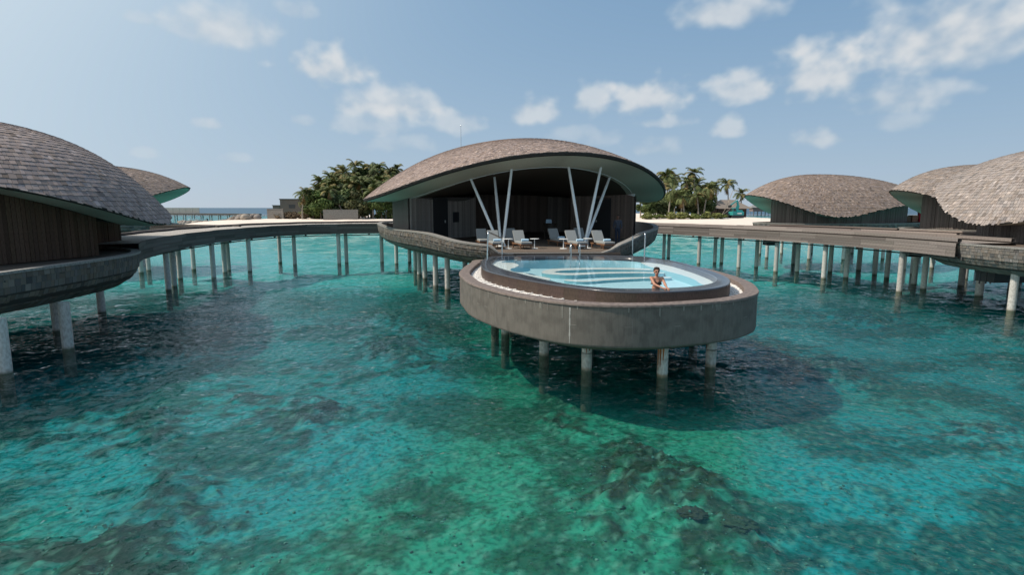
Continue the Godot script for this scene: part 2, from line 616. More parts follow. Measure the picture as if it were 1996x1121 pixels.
# ---------------------------------------------------------------- materials
func make_materials() -> void:
	var grain := noise_tex(0.02, Color(0.62, 0.62, 0.62), Color(1.12, 1.12, 1.12), 4)
	var fine := noise_tex(0.05, Color(0.72, 0.72, 0.72), Color(1.1, 1.1, 1.1), 6)
	mat.grain = grain
	mat.bed = vmat(0.95, noise_tex(0.016, Color(0.5, 0.52, 0.52), Color(1.4, 1.35, 1.3), 12, 1024, 8), Vector3.ONE * 0.31)
	mat.reef = vmat(0.95, fine, Vector3.ONE * 1.2)
	mat.sand = vmat(0.95, noise_tex(0.03, Color(0.9, 0.9, 0.9), Color(1.05, 1.05, 1.05), 13), Vector3.ONE * 0.2)
	var w := StandardMaterial3D.new()
	w.albedo_color = Color(0.02, 0.2, 0.2, 0.0)
	w.transparency = BaseMaterial3D.TRANSPARENCY_ALPHA
	w.roughness = 0.03
	w.metallic_specular = 0.40
	w.uv1_triplanar = true; w.uv1_world_triplanar = true
	w.uv1_scale = Vector3.ONE * 0.19
	w.normal_enabled = true
	w.normal_texture = noise_tex(0.012, Color.BLACK, Color.WHITE, 33, 1024, 5, true, 9.0)
	w.normal_scale = 1.2
	mat.water = w
	var oc := smat(0.018, 0.065, 0.11, 0.32)
	oc.metallic_specular = 0.22
	mat.ocean = oc
	mat.shingle = vmat(0.85, fine, Vector3(3, 3, 3))
	mat.underlay = vmat(0.9, fine, Vector3(1, 1, 1))
	mat.wood = vmat(0.8, noise_tex(0.03, Color(0.6, 0.6, 0.6), Color(1.15, 1.15, 1.15), 41), Vector3(4.0, 0.35, 4.0))
	mat.soffit = vmat(0.7, noise_tex(0.03, Color(0.75, 0.75, 0.75), Color(1.1, 1.1, 1.1), 42), Vector3(2.5, 2.5, 0.4))
	mat.deck = vmat(0.75, noise_tex(0.03, Color(0.7, 0.7, 0.7), Color(1.12, 1.12, 1.12), 43), Vector3(0.4, 3.0, 4.0))
	mat.railcap = smat(0.26, 0.245, 0.225, 0.7)
	mat.railcap.albedo_texture = noise_tex(0.02, Color(0.65, 0.65, 0.65), Color(1.1, 1.1, 1.1), 44)
	mat.railcap.uv1_triplanar = true; mat.railcap.uv1_world_triplanar = true; mat.railcap.uv1_scale = Vector3.ONE * 0.8
	mat.pile = vmat(0.7, noise_tex(0.02, Color(0.72, 0.70, 0.68), Color(1.08, 1.08, 1.08), 45), Vector3(1.3, 0.5, 1.3))
	mat.rust = vmat(0.9, fine, Vector3.ONE * 3.0)
	mat.white_paint = smat(0.74, 0.76, 0.75, 0.45)
	mat.dark_paint = smat(0.03, 0.033, 0.036, 0.5)
	mat.steel = smat(0.62, 0.63, 0.64, 0.25, 1.0)
	var gl := StandardMaterial3D.new()
	gl.albedo_color = Color(0.5, 0.6, 0.6, 0.06)
	gl.transparency = BaseMaterial3D.TRANSPARENCY_ALPHA
	gl.roughness = 0.03
	mat.glass = gl
	mat.dark_wood = smat(0.045, 0.038, 0.033, 0.9)
	var cn := noise_tex(0.008, Color(0.75, 0.75, 0.75), Color(1.12, 1.12, 1.12), 51, 1024, 6)
	var con := smat(0.15, 0.137, 0.122, 0.75)
	con.albedo_texture = cn
	con.uv1_triplanar = true; con.uv1_world_triplanar = true; con.uv1_scale = Vector3(0.34, 0.22, 0.34)
	con.detail_enabled = true
	con.detail_blend_mode = BaseMaterial3D.BLEND_MODE_MUL
	con.detail_uv_layer = BaseMaterial3D.DETAIL_UV_2
	con.uv2_triplanar = true; con.uv2_world_triplanar = true; con.uv2_scale = Vector3(2.2, 0.12, 2.2)
	con.detail_albedo = noise_tex(0.02, Color(0.86, 0.86, 0.86), Color(1.06, 1.06, 1.06), 52)
	mat.concrete = con
	var con2 := smat(0.07, 0.075, 0.07, 0.9)
	con2.albedo_texture = cn
	con2.uv1_triplanar = true; con2.uv1_world_triplanar = true
	mat.concrete2 = con2
	mat.lime = vmat(0.95, null, Vector3.ONE)
	var bs := smat(0.20, 0.155, 0.135, 0.7)
	bs.albedo_texture = noise_tex(0.015, Color(0.6, 0.6, 0.6), Color(1.15, 1.15, 1.15), 53)
	bs.uv1_triplanar = true; bs.uv1_world_triplanar = true; bs.uv1_scale = Vector3.ONE * 0.7
	mat.brown_stone = bs
	mat.gravel = smat(0.66, 0.63, 0.60, 0.95)
	mat.pebble = vmat(0.8, null, Vector3.ONE)
	mat.panel = vmat(0.55, noise_tex(0.02, Color(0.55, 0.52, 0.5), Color(1.2, 1.2, 1.2), 54), Vector3(2.0, 0.5, 2.0))
	var ws := smat(0.06, 0.065, 0.078, 0.22)
	mat.wet_stone = ws
	var pt := smat(0.42, 0.70, 0.77, 0.5)
	pt.albedo_texture = noise_tex(0.06, Color(0.85, 0.85, 0.85), Color(1.08, 1.08, 1.08), 55)
	pt.uv1_triplanar = true; pt.uv1_world_triplanar = true; pt.uv1_scale = Vector3.ONE * 1.5
	pt.vertex_color_use_as_albedo = true
	mat.pool_tile = pt
	mat.pool_white = smat(0.60, 0.68, 0.66, 0.5)
	mat.pool_white.vertex_color_use_as_albedo = true
	mat.pool_deep = smat(0.05, 0.22, 0.33, 0.5)
	var pw := StandardMaterial3D.new()
	pw.albedo_color = Color(0.3, 0.6, 0.7, 0.0)
	pw.transparency = BaseMaterial3D.TRANSPARENCY_ALPHA
	pw.roughness = 0.02
	pw.metallic_specular = 0.4
	pw.uv1_triplanar = true; pw.uv1_world_triplanar = true; pw.uv1_scale = Vector3.ONE * 0.5
	pw.normal_enabled = true
	pw.normal_texture = noise_tex(0.012, Color.BLACK, Color.WHITE, 34, 512, 3, true, 3.0)
	pw.normal_scale = 0.12
	mat.pool_water = pw
	mat.leaf = vmat(0.6, null, Vector3.ONE)
	mat.leaf.backlight_enabled = true
	mat.leaf.backlight = Color(0.35, 0.4, 0.2)
	mat.bark = vmat(0.9, fine, Vector3.ONE * 1.5)
	mat.plaster = smat(0.25, 0.225, 0.20, 0.9)
	mat.dark_plaster = smat(0.115, 0.10, 0.088, 0.9)
	mat.plaster.albedo_texture = noise_tex(0.02, Color(0.7, 0.7, 0.7), Color(1.1, 1.1, 1.1), 61)
	mat.plaster.uv1_triplanar = true; mat.plaster.uv1_world_triplanar = true; mat.plaster.uv1_scale = Vector3.ONE * 0.3
	mat.thatch = vmat(0.95, noise_tex(0.05, Color(0.6, 0.6, 0.6), Color(1.2, 1.2, 1.2), 62), Vector3(0.8, 0.8, 0.8))
	mat.teal_paint = smat(0.03, 0.30, 0.29, 0.4)
	mat.rock = vmat(0.9, fine, Vector3.ONE * 0.6)
	mat.cushion = smat(0.25, 0.26, 0.255, 0.9)
	mat.towel = smat(0.45, 0.62, 0.74, 0.95)
	mat.red_cloth = smat(0.50, 0.025, 0.05, 0.8)
	mat.flesh = vmat(0.5, null, Vector3.ONE)
	mat.cloth = vmat(0.85, null, Vector3.ONE)
	mat.gloss_black = vmat(0.1, null, Vector3.ONE)
	mat.bed.metallic_specular = 0.0
	mat.reef.metallic_specular = 0.0
	for k in ["shingle", "wood", "deck", "leaf", "bark", "concrete", "concrete2", "soffit", "dark_wood"]: mat[k].metallic_specular = 0.25

# ---------------------------------------------------------------- shell roofed pods
const EYE := Vector3(0, 5, 0)

class Shell:
	var af: float; var ab: float; var b: float; var ap: float
	var r0: float; var r1: float; var r2: float; var r3: float; var p: float; var n: float
	var tw := 0.84
	var drop := 0.25
	var edge := 0.10
	func _init(a: Array) -> void:
		af = a[0]; ab = a[1]; b = a[2]; ap = a[3]; r0 = a[4]; r1 = a[5]; r2 = a[6]; r3 = a[7]; p = a[8]; n = a[9]
	func r(f: float) -> float:
		var c := cos(f); var s := sin(f)
		return 1.0 / pow(pow(absf(c) / (af if c > 0.0 else ab), n) + pow(absf(s) / b, n), 1.0 / n)
	func rim(f: float) -> float:
		return r0 + r1 * cos(f) + r2 * cos(2.0 * f) + r3 * cos(3.0 * f)
	func y(f: float, t: float) -> float:
		var q := rim(f)
		return q + (ap - q) * (1.0 - pow(t, p))
	func at(f: float, t: float, up := 0.0) -> Vector3:
		var k := r(f) * t
		return Vector3(k * sin(f), y(f, t) + up, k * cos(f))
	func t_of(f: float, yy: float) -> float:
		var q := rim(f)
		return pow(clampf(1.0 - (yy - q) / (ap - q), 0.0, 1.0), 1.0 / p)
	func under(f: float, t: float) -> float:
		var q := rim(f)
		var low := r0 - r2
		return q - edge - drop * maxf(0.0, q - low) * clampf((1.0 - t) / (1.0 - tw), 0.0, 1.0)
	func soffit(x: float, z: float) -> float:
		var f := atan2(x, z)
		return under(f, Vector2(x, z).length() / r(f))

func weathered(r: RandomNumberGenerator, tint := Color(0.235, 0.195, 0.175)) -> Color:
	var k := r.randf_range(0.78, 1.18)
	var q := r.randf()
	if q < 0.06: k *= 1.35
	elif q > 0.93: k *= 0.66
	var w := r.randf_range(-0.02, 0.02)
	return Color(tint.r * k + w * .6, tint.g * k, tint.b * k - w * .6)

# one wooden shingle: bl, br lower corners, tl, tr upper corners, nn outward
func shingle(mb: MB, bl: Vector3, br: Vector3, tr: Vector3, tl: Vector3, nn: Vector3, th: float, col: Color) -> void:
	var a := bl + nn * th; var b := br + nn * th
	var d := tr + nn * th * 0.25; var e := tl + nn * th * 0.25
	mb.quad(a, b, d, e, col)
	mb.quad(bl, br, b, a, col)
	mb.tri(bl, a, e, col)
	mb.tri(br, d, b, col)

# shingled shell, soffit and fascia under one roof part; singles = how many of the nearest shingles are parts of their own
func make_roof(pod: Node3D, s: Shell, course: float, width: float, singles: int, tint: Color, sd: int) -> Node3D:
	var r := RandomNumberGenerator.new()
	r.seed = sd
	var N := 120
	var mb := MB.new()
	var rows := []
	for k in 25:
		var t := sin(k / 24.0 * PI / 2.0)
		var row := PackedVector3Array()
		for i in N: row.append(s.at(TAU * i / N, maxf(t, 0.002)))
		rows.append(row)
	mb.grid(rows, true, null, false, Color(0.13, 0.105, 0.09))
	var roof := part("roof", mb.mesh(), mat.underlay, pod)
	# rim board all round the edge
	mb = MB.new()
	rows = []
	for q in [[1.0, 0.012], [1.002, -0.01], [1.002, -s.edge + 0.01], [0.992, -s.edge]]:
		var row := PackedVector3Array()
		for i in N * 2:
			var f := TAU * i / (N * 2)
			var o := s.at(f, 1.0)
			row.append(Vector3(o.x * q[0], o.y + q[1], o.z * q[0]))
		rows.append(row)
	mb.grid(rows, true, null, false, Color(0.05, 0.045, 0.04))
	part("rim_board", mb.mesh(), mat.wood, roof)
	# soffit lining, narrow boards running round
	mb = MB.new()
	rows = []
	var crow := []
	for k in 19:
		var t := lerpf(0.992, s.tw - 0.05, k / 18.0)
		var row := PackedVector3Array()
		var cr := PackedColorArray()
		for i in N * 2:
			var f := TAU * i / (N * 2)
			var kr := s.r(f) * t
			row.append(Vector3(kr * sin(f), s.under(f, t), kr * cos(f)))
			cr.append(Color(0.50, 0.46, 0.38) * (1.0 + 0.12 * sin(i * 12.9 + k * 0.0)))
		rows.append(row); crow.append(cr)
	mb.grid(rows, true, crow, false)
	part("soffit", mb.mesh(), mat.soffit, roof)
	# ceiling closing the shell over the rooms
	mb = MB.new()
	rows = []
	for q in [s.tw - 0.045, 0.4, 0.01]:
		var row := PackedVector3Array()
		for i in N:
			var f := TAU * i / N
			var kr: float = s.r(f) * q
			var yy := s.under(f, s.tw)
			row.append(Vector3(kr * sin(f), lerpf(s.under(0, s.tw) * .5 + s.under(PI * .5, s.tw) * .5, yy, q / s.tw), kr * cos(f)))
		rows.append(row)
	mb.grid(rows, true, null, false, Color(0.10, 0.08, 0.065))
	part("ceiling", mb.mesh(), mat.wood, roof)
	# courses of shingles at level heights
	var lowest := 99.0
	for i in 90: lowest = minf(lowest, s.rim(TAU * i / 90.0))
	var hs := [lowest]
	var t_ := 1.0
	var side := PI * 0.5
	while t_ > 0.07:
		var slope: float = (s.ap - s.rim(side)) * s.p * pow(t_, s.p - 1.0) / s.r(side)
		t_ -= course / sqrt(1.0 + slope * slope) / s.r(side)
		hs.append(s.y(side, maxf(t_, 0.0)))
	hs.append(s.ap)
	var made := []
	for k in hs.size() - 1:
		var yb: float = hs[k]; var yt: float = hs[k + 1] + (hs[k + 1] - hs[k]) * 0.35
		yt = minf(yt, s.ap - 0.0005)
		var f := r.randf() * 0.02
		var end := f + TAU
		while f < end:
			var tb := s.t_of(f, yb)
			var w := width * r.randf_range(0.65, 1.35)
			var rad := maxf(s.r(f) * tb, 0.4)
			var f2 := minf(f + w / rad, end)
			var q0 := s.rim(f); var q1 := s.rim(f2)
			if q0 < yt - 0.01 or q1 < yt - 0.01:
				var g := 0.006 / rad
				var jit := r.randf_range(-0.014, 0.014)
				var bl := s.at(f + g, s.t_of(f + g, yb + jit)); var br := s.at(f2 - g, s.t_of(f2 - g, yb + jit))
				if q0 >= yb or q1 >= yb:   # the lowest ones run raggedly past the rim
					var past := 1.0 + r.randf_range(0.0, 0.07) / s.r(f)
					if q0 >= yb: bl = s.at(f + g, past)
					if q1 >= yb: br = s.at(f2 - g, past)
				var tl := s.at(f + g, s.t_of(f + g, yt)); var tr := s.at(f2 - g, s.t_of(f2 - g, yt))
				var nn := (br - tl).cross(tr - bl)
				if nn.length() > 1e-6:
					nn = nn.normalized()
					if nn.y < 0.0: nn = -nn
					made.append([bl, br, tr, tl, nn, r.randf_range(0.020, 0.036), weathered(r, tint)])
			f = f2
	place_shingles(roof, pod, made, singles)
	return roof

func place_shingles(parent: Node3D, pod: Node3D, made: Array, singles: int) -> void:
	var mb := MB.new()
	if singles > 0:
		var xf := pod.transform
		var order := []
		for i in made.size():
			var m: Array = made[i]
			var c: Vector3 = xf * ((m[0] + m[2]) * 0.5)
			var nn: Vector3 = xf.basis * m[4]
			var d: Vector3 = EYE - c
			var vis := nn.dot(d.normalized())
			var inside: bool = c.z < -1.0 and absf(c.x) < -c.z * 0.89
			var size: float = (vis / d.length_squared()) if inside and vis > 0.03 else 0.0
			order.append([size, i])
		order.sort_custom(func(a, b): return a[0] > b[0])
		for k in order.size():
			var m: Array = made[order[k][1]]
			if k < singles and order[k][0] > 0.0:
				var one := MB.new()
				shingle(one, m[0], m[1], m[2], m[3], m[4], m[5], m[6])
				part("shingle", one.mesh(), mat.shingle, parent)
			else:
				shingle(mb, m[0], m[1], m[2], m[3], m[4], m[5], m[6])
	else:
		for m in made: shingle(mb, m[0], m[1], m[2], m[3], m[4], m[5], m[6])
	part("shingle_cladding", mb.mesh(), mat.shingle, parent, "stuff")

# boarded wall from plan points (pod-local), bottom y0, top by callable; boards as parts when single
func board_wall(pod: Node3D, called: String, pts: Array, y0: float, top: Callable, bw: float, single: bool, tint: Color, sd: int, thick := 0.05) -> Node3D:
	var r := RandomNumberGenerator.new()
	r.seed = sd
	var wall := Node3D.new()
	var all := MB.new()
	var back := MB.new()
	var boards := []
	for i in pts.size() - 1:
		var a: Vector2 = pts[i]; var b: Vector2 = pts[i + 1]
		var L := a.distance_to(b)
		var m := maxi(1, int(round(L / bw)))
		var d := (b - a) / L
		var o := Vector2(d.y, -d.x)   # outward: to the right of the run
		for k in m:
			var p := a + d * (L * k / m + 0.004); var q := a + d * (L * (k + 1) / m - 0.004)
			var depth := thick * r.randf_range(0.7, 1.3)
			var yt0: float = top.call(p.x, p.y); var yt1: float = top.call(q.x, q.y)
			var kk := r.randf_range(0.75, 1.25)
			boards.append([p, q, o * depth, yt0, yt1, Color(tint.r * kk, tint.g * kk, tint.b * kk)])
		var t0: float = top.call(a.x, a.y); var t1: float = top.call(b.x, b.y)
		for sgn in [0.0, -0.12]:
			var oo: Vector2 = o * sgn
			var pa := [Vector3(a.x + oo.x, y0, a.y + oo.y), Vector3(b.x + oo.x, y0, b.y + oo.y), Vector3(b.x + oo.x, t1, b.y + oo.y), Vector3(a.x + oo.x, t0, a.y + oo.y)]
			if sgn == 0.0: back.quad(pa[1], pa[0], pa[3], pa[2], tint * 0.35)
			else: back.quad(pa[0], pa[1], pa[2], pa[3], tint * 0.5)
	wall = part(called, back.mesh(), mat.wood, pod)
	for w in boards:
		var mb := MB.new() if single else all
		var p: Vector2 = w[0]; var q: Vector2 = w[1]; var o: Vector2 = w[2]
		var a0 := Vector3(p.x, y0, p.y); var b0 := Vector3(q.x, y0, q.y)
		var a1 := Vector3(p.x, w[3], p.y); var b1 := Vector3(q.x, w[4], q.y)
		var oo := Vector3(o.x, 0, o.y)
		var c: Color = w[5]
		var e := (b0 - a0).normalized() * 0.006
		mb.quad(b0 + oo - e, a0 + oo + e, a1 + oo + e, b1 + oo - e, c)
		mb.quad(a0 + oo + e, a0, a1, a1 + oo + e, c)
		mb.quad(b0, b0 + oo - e, b1 + oo - e, b1, c)
		if single: part("plank", mb.mesh(), mat.wood, wall)
	if not single: part("plank_cladding", all.mesh(), mat.wood, wall, "stuff")
	return wall

# shingled tub under the rooms: closed outline (pod-local x,z), rail height by callable
func make_hull(pod: Node3D, outline: PackedVector2Array, rail: Callable, bottom: float, prof: Array, course: float, width: float, singles: int, tint: Color, sd: int, deck_y: float, deck_mat: Material, rail_w := 0.32) -> Node3D:
	var r := RandomNumberGenerator.new()
	r.seed = sd
	outline = clockwise(outline)
	var N := outline.size()
	# skin: levels of (share of height from the bottom, inward offset)
	var rings := []
	var offs := []
	for q in prof: offs.append(offset_curve(outline, -q[1]))
	for k in prof.size():
		var row := PackedVector3Array()
		for i in N:
			var p: Vector2 = offs[k][i]
			var ry: float = rail.call(outline[i].x, outline[i].y)
			row.append(Vector3(p.x, lerpf(bottom, ry, prof[k][0]), p.y))
		rings.append(row)
	var mb := MB.new()
	mb.grid(rings, true, null, true, Color(0.07, 0.06, 0.055))
	mb.poly(offs[0], bottom + 0.002, Color(0.06, 0.055, 0.05), true)
	var hull := part("hull", mb.mesh(), mat.wood, pod)
	var made := []
	var rows := int(ceil(1.0 / course))
	for k in rows:
		var h0 := float(k) / rows; var h1 := minf(1.0, (k + 1.3) / rows)
		var pos := r.randf()
		while pos < N:
			var i := int(pos)
			var step := outline[i].distance_to(outline[(i + 1) % N])
			var w := width * r.randf_range(0.65, 1.35) / step
			var e := minf(pos + w, N)
			var bl := ring_at(rings, prof, h0 if k > 0 else -0.03, pos + 0.006 / step); var br := ring_at(rings, prof, h0 if k > 0 else -0.03, e - 0.006 / step)
			var tl := ring_at(rings, prof, h1, pos + 0.006 / step); var tr := ring_at(rings, prof, h1, e - 0.006 / step)
			var nn := (tr - bl).cross(tl - br)
			if nn.length() > 1e-7:
				nn = nn.normalized()
				var mid := Vector2(bl.x, bl.z)
				var ctr := Vector2.ZERO
				made.append([br, bl, tl, tr, -nn, r.randf_range(0.015, 0.03), weathered(r, tint)])
			pos = e
	place_shingles(hull, pod, made, singles)
	# capping rail and inner face
	mb = MB.new()
	var o0 := offset_curve(outline, 0.04); var o1 := offset_curve(outline, -rail_w)
	var c0 := PackedVector3Array(); var c1 := PackedVector3Array(); var c2 := PackedVector3Array(); var c3 := PackedVector3Array()
	for i in N:
		var ry: float = rail.call(outline[i].x, outline[i].y)
		c0.append(Vector3(o0[i].x, ry - 0.05, o0[i].y)); c1.append(Vector3(o0[i].x, ry + 0.035, o0[i].y))
		c2.append(Vector3(o1[i].x, ry + 0.035, o1[i].y)); c3.append(Vector3(o1[i].x, deck_y - 0.1, o1[i].y))
	mb.grid([c0, c1], true, null, true); mb.grid([c1, c2], true, null, true); mb.grid([c2, c3], true, null, true)
	part("rail_cap", mb.mesh(), mat.railcap, hull)
	# deck boards, clipped to the inside of the rail
	mb = MB.new()
	var inner := offset_curve(outline, -rail_w + 0.02)
	var box := Rect2(inner[0], Vector2.ZERO)
	for p in inner: box = box.expand(p)
	var z := box.position.y
	while z < box.end.y:
		var strip := PackedVector2Array([Vector2(box.position.x - 1, z + 0.006), Vector2(box.end.x + 1, z + 0.006), Vector2(box.end.x + 1, z + 0.146), Vector2(box.position.x - 1, z + 0.146)])
		var k := r.randf_range(0.75, 1.2)
		for piece in Geometry2D.intersect_polygons(strip, inner):
			mb.poly(piece, deck_y, Color(0.17 * k, 0.135 * k, 0.11 * k))
		z += 0.152
	mb.poly(inner, deck_y - 0.03, Color(0.03, 0.025, 0.02))
	part("deck", mb.mesh(), deck_mat, pod)
	return hull

func ring_at(rings: Array, prof: Array, h: float, pos: float) -> Vector3:
	var N: int = rings[0].size()
	var i := int(floor(pos)) % N
	var f: float = pos - floor(pos)
	var k := 0
	while k < prof.size() - 2 and prof[k + 1][0] < h: k += 1
	var g: float = (h - prof[k][0]) / (prof[k + 1][0] - prof[k][0])
	var a: Vector3 = rings[k][i].lerp(rings[k][(i + 1) % N], f)
	var b: Vector3 = rings[k + 1][i].lerp(rings[k + 1][(i + 1) % N], f)
	return a + (b - a) * g

func pile(parent: Node3D, x: float, z: float, top: float, rad := 0.17, rust := 0.0, sd := 0) -> void:
	var r := RandomNumberGenerator.new()
	r.seed = sd + int(absf(x) * 977.0 + absf(z) * 131.0)
	var mb := MB.new()
	var path := []; var radii := []; var cols := []
	var white := Color(0.52, 0.51, 0.48) * r.randf_range(0.88, 1.08)
	var algae := Color(0.10, 0.115, 0.08)
	var line := r.randf_range(0.07, 0.2)
	for y in [-2.6, -0.4, line - 0.09, line, line + 0.07, line + 0.5, (top + line) * .5, top]:
		path.append(Vector3(x, y, z)); radii.append(rad * (1.0 if y > -0.3 else 1.02))
		var c := algae if y < line - 0.01 else (white.lerp(Color(0.30, 0.20, 0.10), 0.25 + rust * 0.6) if y < line + 0.02 else white)
		cols.append(c)
	mb.tube(path, radii, 14, Color.WHITE, true, cols)
	var p := part("pile", mb.mesh(), mat.pile, parent)
	if rust > 0.2:
		# rust runs down from the head
		var rb := MB.new()
		for k in 4:
			var a0 := r.randf_range(-0.2, PI * 1.0)
			var w := r.randf_range(0.10, 0.28)
			var len := (top - line) * r.randf_range(0.35, 0.95) * rust
			var row0 := PackedVector3Array(); var row1 := PackedVector3Array(); var row2 := PackedVector3Array()
			for s in 4:
				var a := a0 + w * (s / 3.0 - 0.5) * 2.0
				var a2 := a0 + w * (s / 3.0 - 0.5) * 0.7
				row0.append(Vector3(x + cos(a) * (rad + 0.003), top - 0.01, z + sin(a) * (rad + 0.003)))
				row1.append(Vector3(x + cos(a) * (rad + 0.003), top - len * 0.4, z + sin(a) * (rad + 0.003)))
				row2.append(Vector3(x + cos(a2) * (rad + 0.003), top - len, z + sin(a2) * (rad + 0.003)))
			rb.grid([row0, row1, row2], false, null, false, Color(0.33, 0.13, 0.045) * r.randf_range(0.6, 1.1))
		part("rust_stain", rb.mesh(), mat.rust, p)

# ---------------------------------------------------------------- central pavilion
func v2(a: Array) -> Array:
	var o := []
	for p in a: o.append(Vector2(p[0], p[1]))
	return o

func into(pod: Node3D, x: float, y: float, z: float) -> Vector3:
	return pod.transform.affine_inverse() * Vector3(x, y, z)

func local2(pod: Node3D, a: Array) -> Array:
	var o := []
	for p in a:
		var q := into(pod, p[0], 0, p[1])
		o.append(Vector2(q.x, q.z))
	return o

func make_pavilion() -> void:
	var at := Vector3(0.189, 0, -44.325)
	var pod := thing("spa_pavilion", "large central pavilion with shell roof, V-shaped white struts and open sun terrace", "pavilion", at, 0.275)
	var s := Shell.new([12.062, 12.918, 11.214, 9.878, 6.464, 0.564, 0.847, 0.223, 2.203, 1.85])
	s.tw = 0.81
	s.drop = 0.19
	s.edge = 0.19
	make_roof(pod, s, 0.18, 0.14, 0, Color(0.345, 0.27, 0.24), 100)
	var top := func(x: float, z: float) -> float: return s.soffit(x, z) + 0.05
	var wt := Color(0.38, 0.345, 0.31)
	# outer wall, round the back from the left corner to the right one
	var lc := into(pod, -6.5, 0, -39.0); var rc := into(pod, 9.25, 0, -41.2)
	var fl := atan2(lc.x, lc.z); var fr := atan2(rc.x, rc.z)
	var pts := []
	var k := 0
	while k <= 40:
		var f := fl - (TAU - (fr - fl)) * k / 40.0 if false else lerpf(fl, fr - TAU, k / 40.0)
		var rr := s.r(f) * s.tw
		pts.append(Vector2(rr * sin(f), rr * cos(f)))
		k += 1
	pts.reverse()
	var lcorner: Vector2 = pts[-1]; var rcorner: Vector2 = pts[0]
	board_wall(pod, "outer_wall", pts, 2.7, top, 0.16, false, wt, 1)
	# recessed terrace walls
	var li := into(pod, -2.9, 0, -45.2); var ri := into(pod, 4.7, 0, -45.4)
	var left_in := Vector2(li.x, li.z); var right_in := Vector2(ri.x, ri.z)
	var ltop := func(x: float, z: float) -> float: return minf(s.soffit(x, z) + 0.05, lerpf(6.12, 7.6, clampf(Vector2(x, z).distance_to(lcorner) / lcorner.distance_to(left_in) * 2.2, 0.0, 1.0)))
	var rtop := func(x: float, z: float) -> float: return lerpf(5.95, 7.3, clampf(Vector2(x, z).distance_to(rcorner) / rcorner.distance_to(right_in), 0.0, 1.0))
	board_wall(pod, "terrace_wall", [left_in, lcorner], 2.7, ltop, 0.15, false, wt, 2)
	board_wall(pod, "terrace_wall", [rcorner, right_in], 2.7, rtop, 0.15, false, Color(0.27, 0.21, 0.175), 3)
	# room behind the terrace
	var bl := into(pod, -3.4, 0, -53.5); var br := into(pod, 5.3, 0, -53.5)
	var room := func(_x: float, _z: float) -> float: return 7.4
	board_wall(pod, "room_wall", [right_in, Vector2(br.x, br.z), Vector2(bl.x, bl.z), left_in], 2.7, room, 0.3, false, Color(0.27, 0.21, 0.175), 4)
	var mb := MB.new()
	# beams on the terrace walls
	for e in [[lcorner, left_in, ltop], [rcorner, right_in, rtop]]:
		var a: Vector2 = e[0]; var b: Vector2 = e[1]
		var off := (Vector2(0, 1)) * 0.05
		var ya: float = e[2].call(a.x, a.y); var yb: float = e[2].call(b.x, b.y)
		if e[2] == rtop:
			mb.bar(Vector3(a.x, ya - 0.02, a.y + 0.06), Vector3(b.x, yb - 0.02, b.y + 0.06), 0.18, 0.26)
	part("beam", mb.mesh(), mat.white_paint, pod)
	# clerestory glass between the right beam and the soffit
	mb = MB.new()
	for i in 6:
		var a := rcorner.lerp(right_in, i / 6.0); var b := rcorner.lerp(right_in, (i + 1) / 6.0)
		mb.quad(Vector3(b.x, rtop.call(b.x, b.y) + 0.1, b.y), Vector3(a.x, rtop.call(a.x, a.y) + 0.1, a.y), Vector3(a.x, s.soffit(a.x, a.y) + .02, a.y), Vector3(b.x, s.soffit(b.x, b.y) + .02, b.y), Color.WHITE)
	part("clerestory_glass", mb.mesh(), mat.glass, pod)
	# curved white edge trim where the ceiling meets the soffit
	mb = MB.new()
	var tp := []; var tr := []
	for i in 33:
		var f := lerpf(fl, fr, i / 32.0)
		var rr := s.r(f) * s.tw * 0.985
		tp.append(Vector3(rr * sin(f), s.under(f, s.tw) - 0.02, rr * cos(f))); tr.append(0.018)
	mb.tube(tp, tr, 6)
	part("soffit_trim", mb.mesh(), mat.white_paint, pod)
	# doors
	for e in [[lcorner, left_in, 0.315, 0.525], [rcorner, right_in, 0.34, 0.62]]:
		var a: Vector2 = e[0]; var b: Vector2 = e[1]
		var p := a.lerp(b, e[2]); var q := a.lerp(b, e[3])
		var d := (q - p).normalized()
		var o := Vector2(-d.y, d.x)
		if o.y < 0.0: o = -o
		o *= 0.085
		var m2 := MB.new()
		var x3 := Vector3(d.x, 0, d.y); var o3 := Vector3(o.x, 0, o.y)
		var c := Vector3((p.x + q.x) * .5, 0, (p.y + q.y) * .5) + o3
		var w := p.distance_to(q)
		m2.obox(c + Vector3(0, 4.2, 0), x3 * (w * .5 - 0.06), Vector3(0, 1.42, 0), o3.normalized() * 0.02, Color(0.035, 0.04, 0.042))
		var door := part("door", m2.mesh(), mat.dark_paint, pod)
		var m3 := MB.new()
		for sg in [-1.0, 1.0]: m3.obox(c + x3 * sg * (w * .5 - 0.03) + Vector3(0, 4.23, 0), x3 * 0.03, Vector3(0, 1.48, 0), o3.normalized() * 0.04, Color(0.05, 0.05, 0.05))
		m3.obox(c + Vector3(0, 5.68, 0), x3 * (w * .5 - 0.0605), Vector3(0, 0.03, 0), o3.normalized() * 0.038, Color(0.05, 0.05, 0.05))
		part("door_frame", m3.mesh(), mat.dark_paint, door)
		var m4 := MB.new()
		m4.obox(c + x3 * (w * .3) + Vector3(0, 4.0, 0) + o3.normalized() * 0.03, x3 * 0.05, Vector3(0, 0.09, 0), o3.normalized() * 0.008, Color(0.75, 0.75, 0.75))
		part("door_sign", m4.mesh(), mat.white_paint, door)
	# wall panel beside the left door
	mb = MB.new()
	var pp := lcorner.lerp(left_in, 0.66); var dd := (left_in - lcorner).normalized()
	var on := Vector2(-dd.y, dd.x); if on.y < 0.0: on = -on
	mb.obox(Vector3(pp.x + on.x * .08, 4.3, pp.y + on.y * .08), Vector3(dd.x, 0, dd.y) * 0.35, Vector3(0, 0.38, 0), Vector3(on.x, 0, on.y) * 0.02, Color(0.03, 0.03, 0.035))
	part("wall_panel", mb.mesh(), mat.dark_paint, pod)
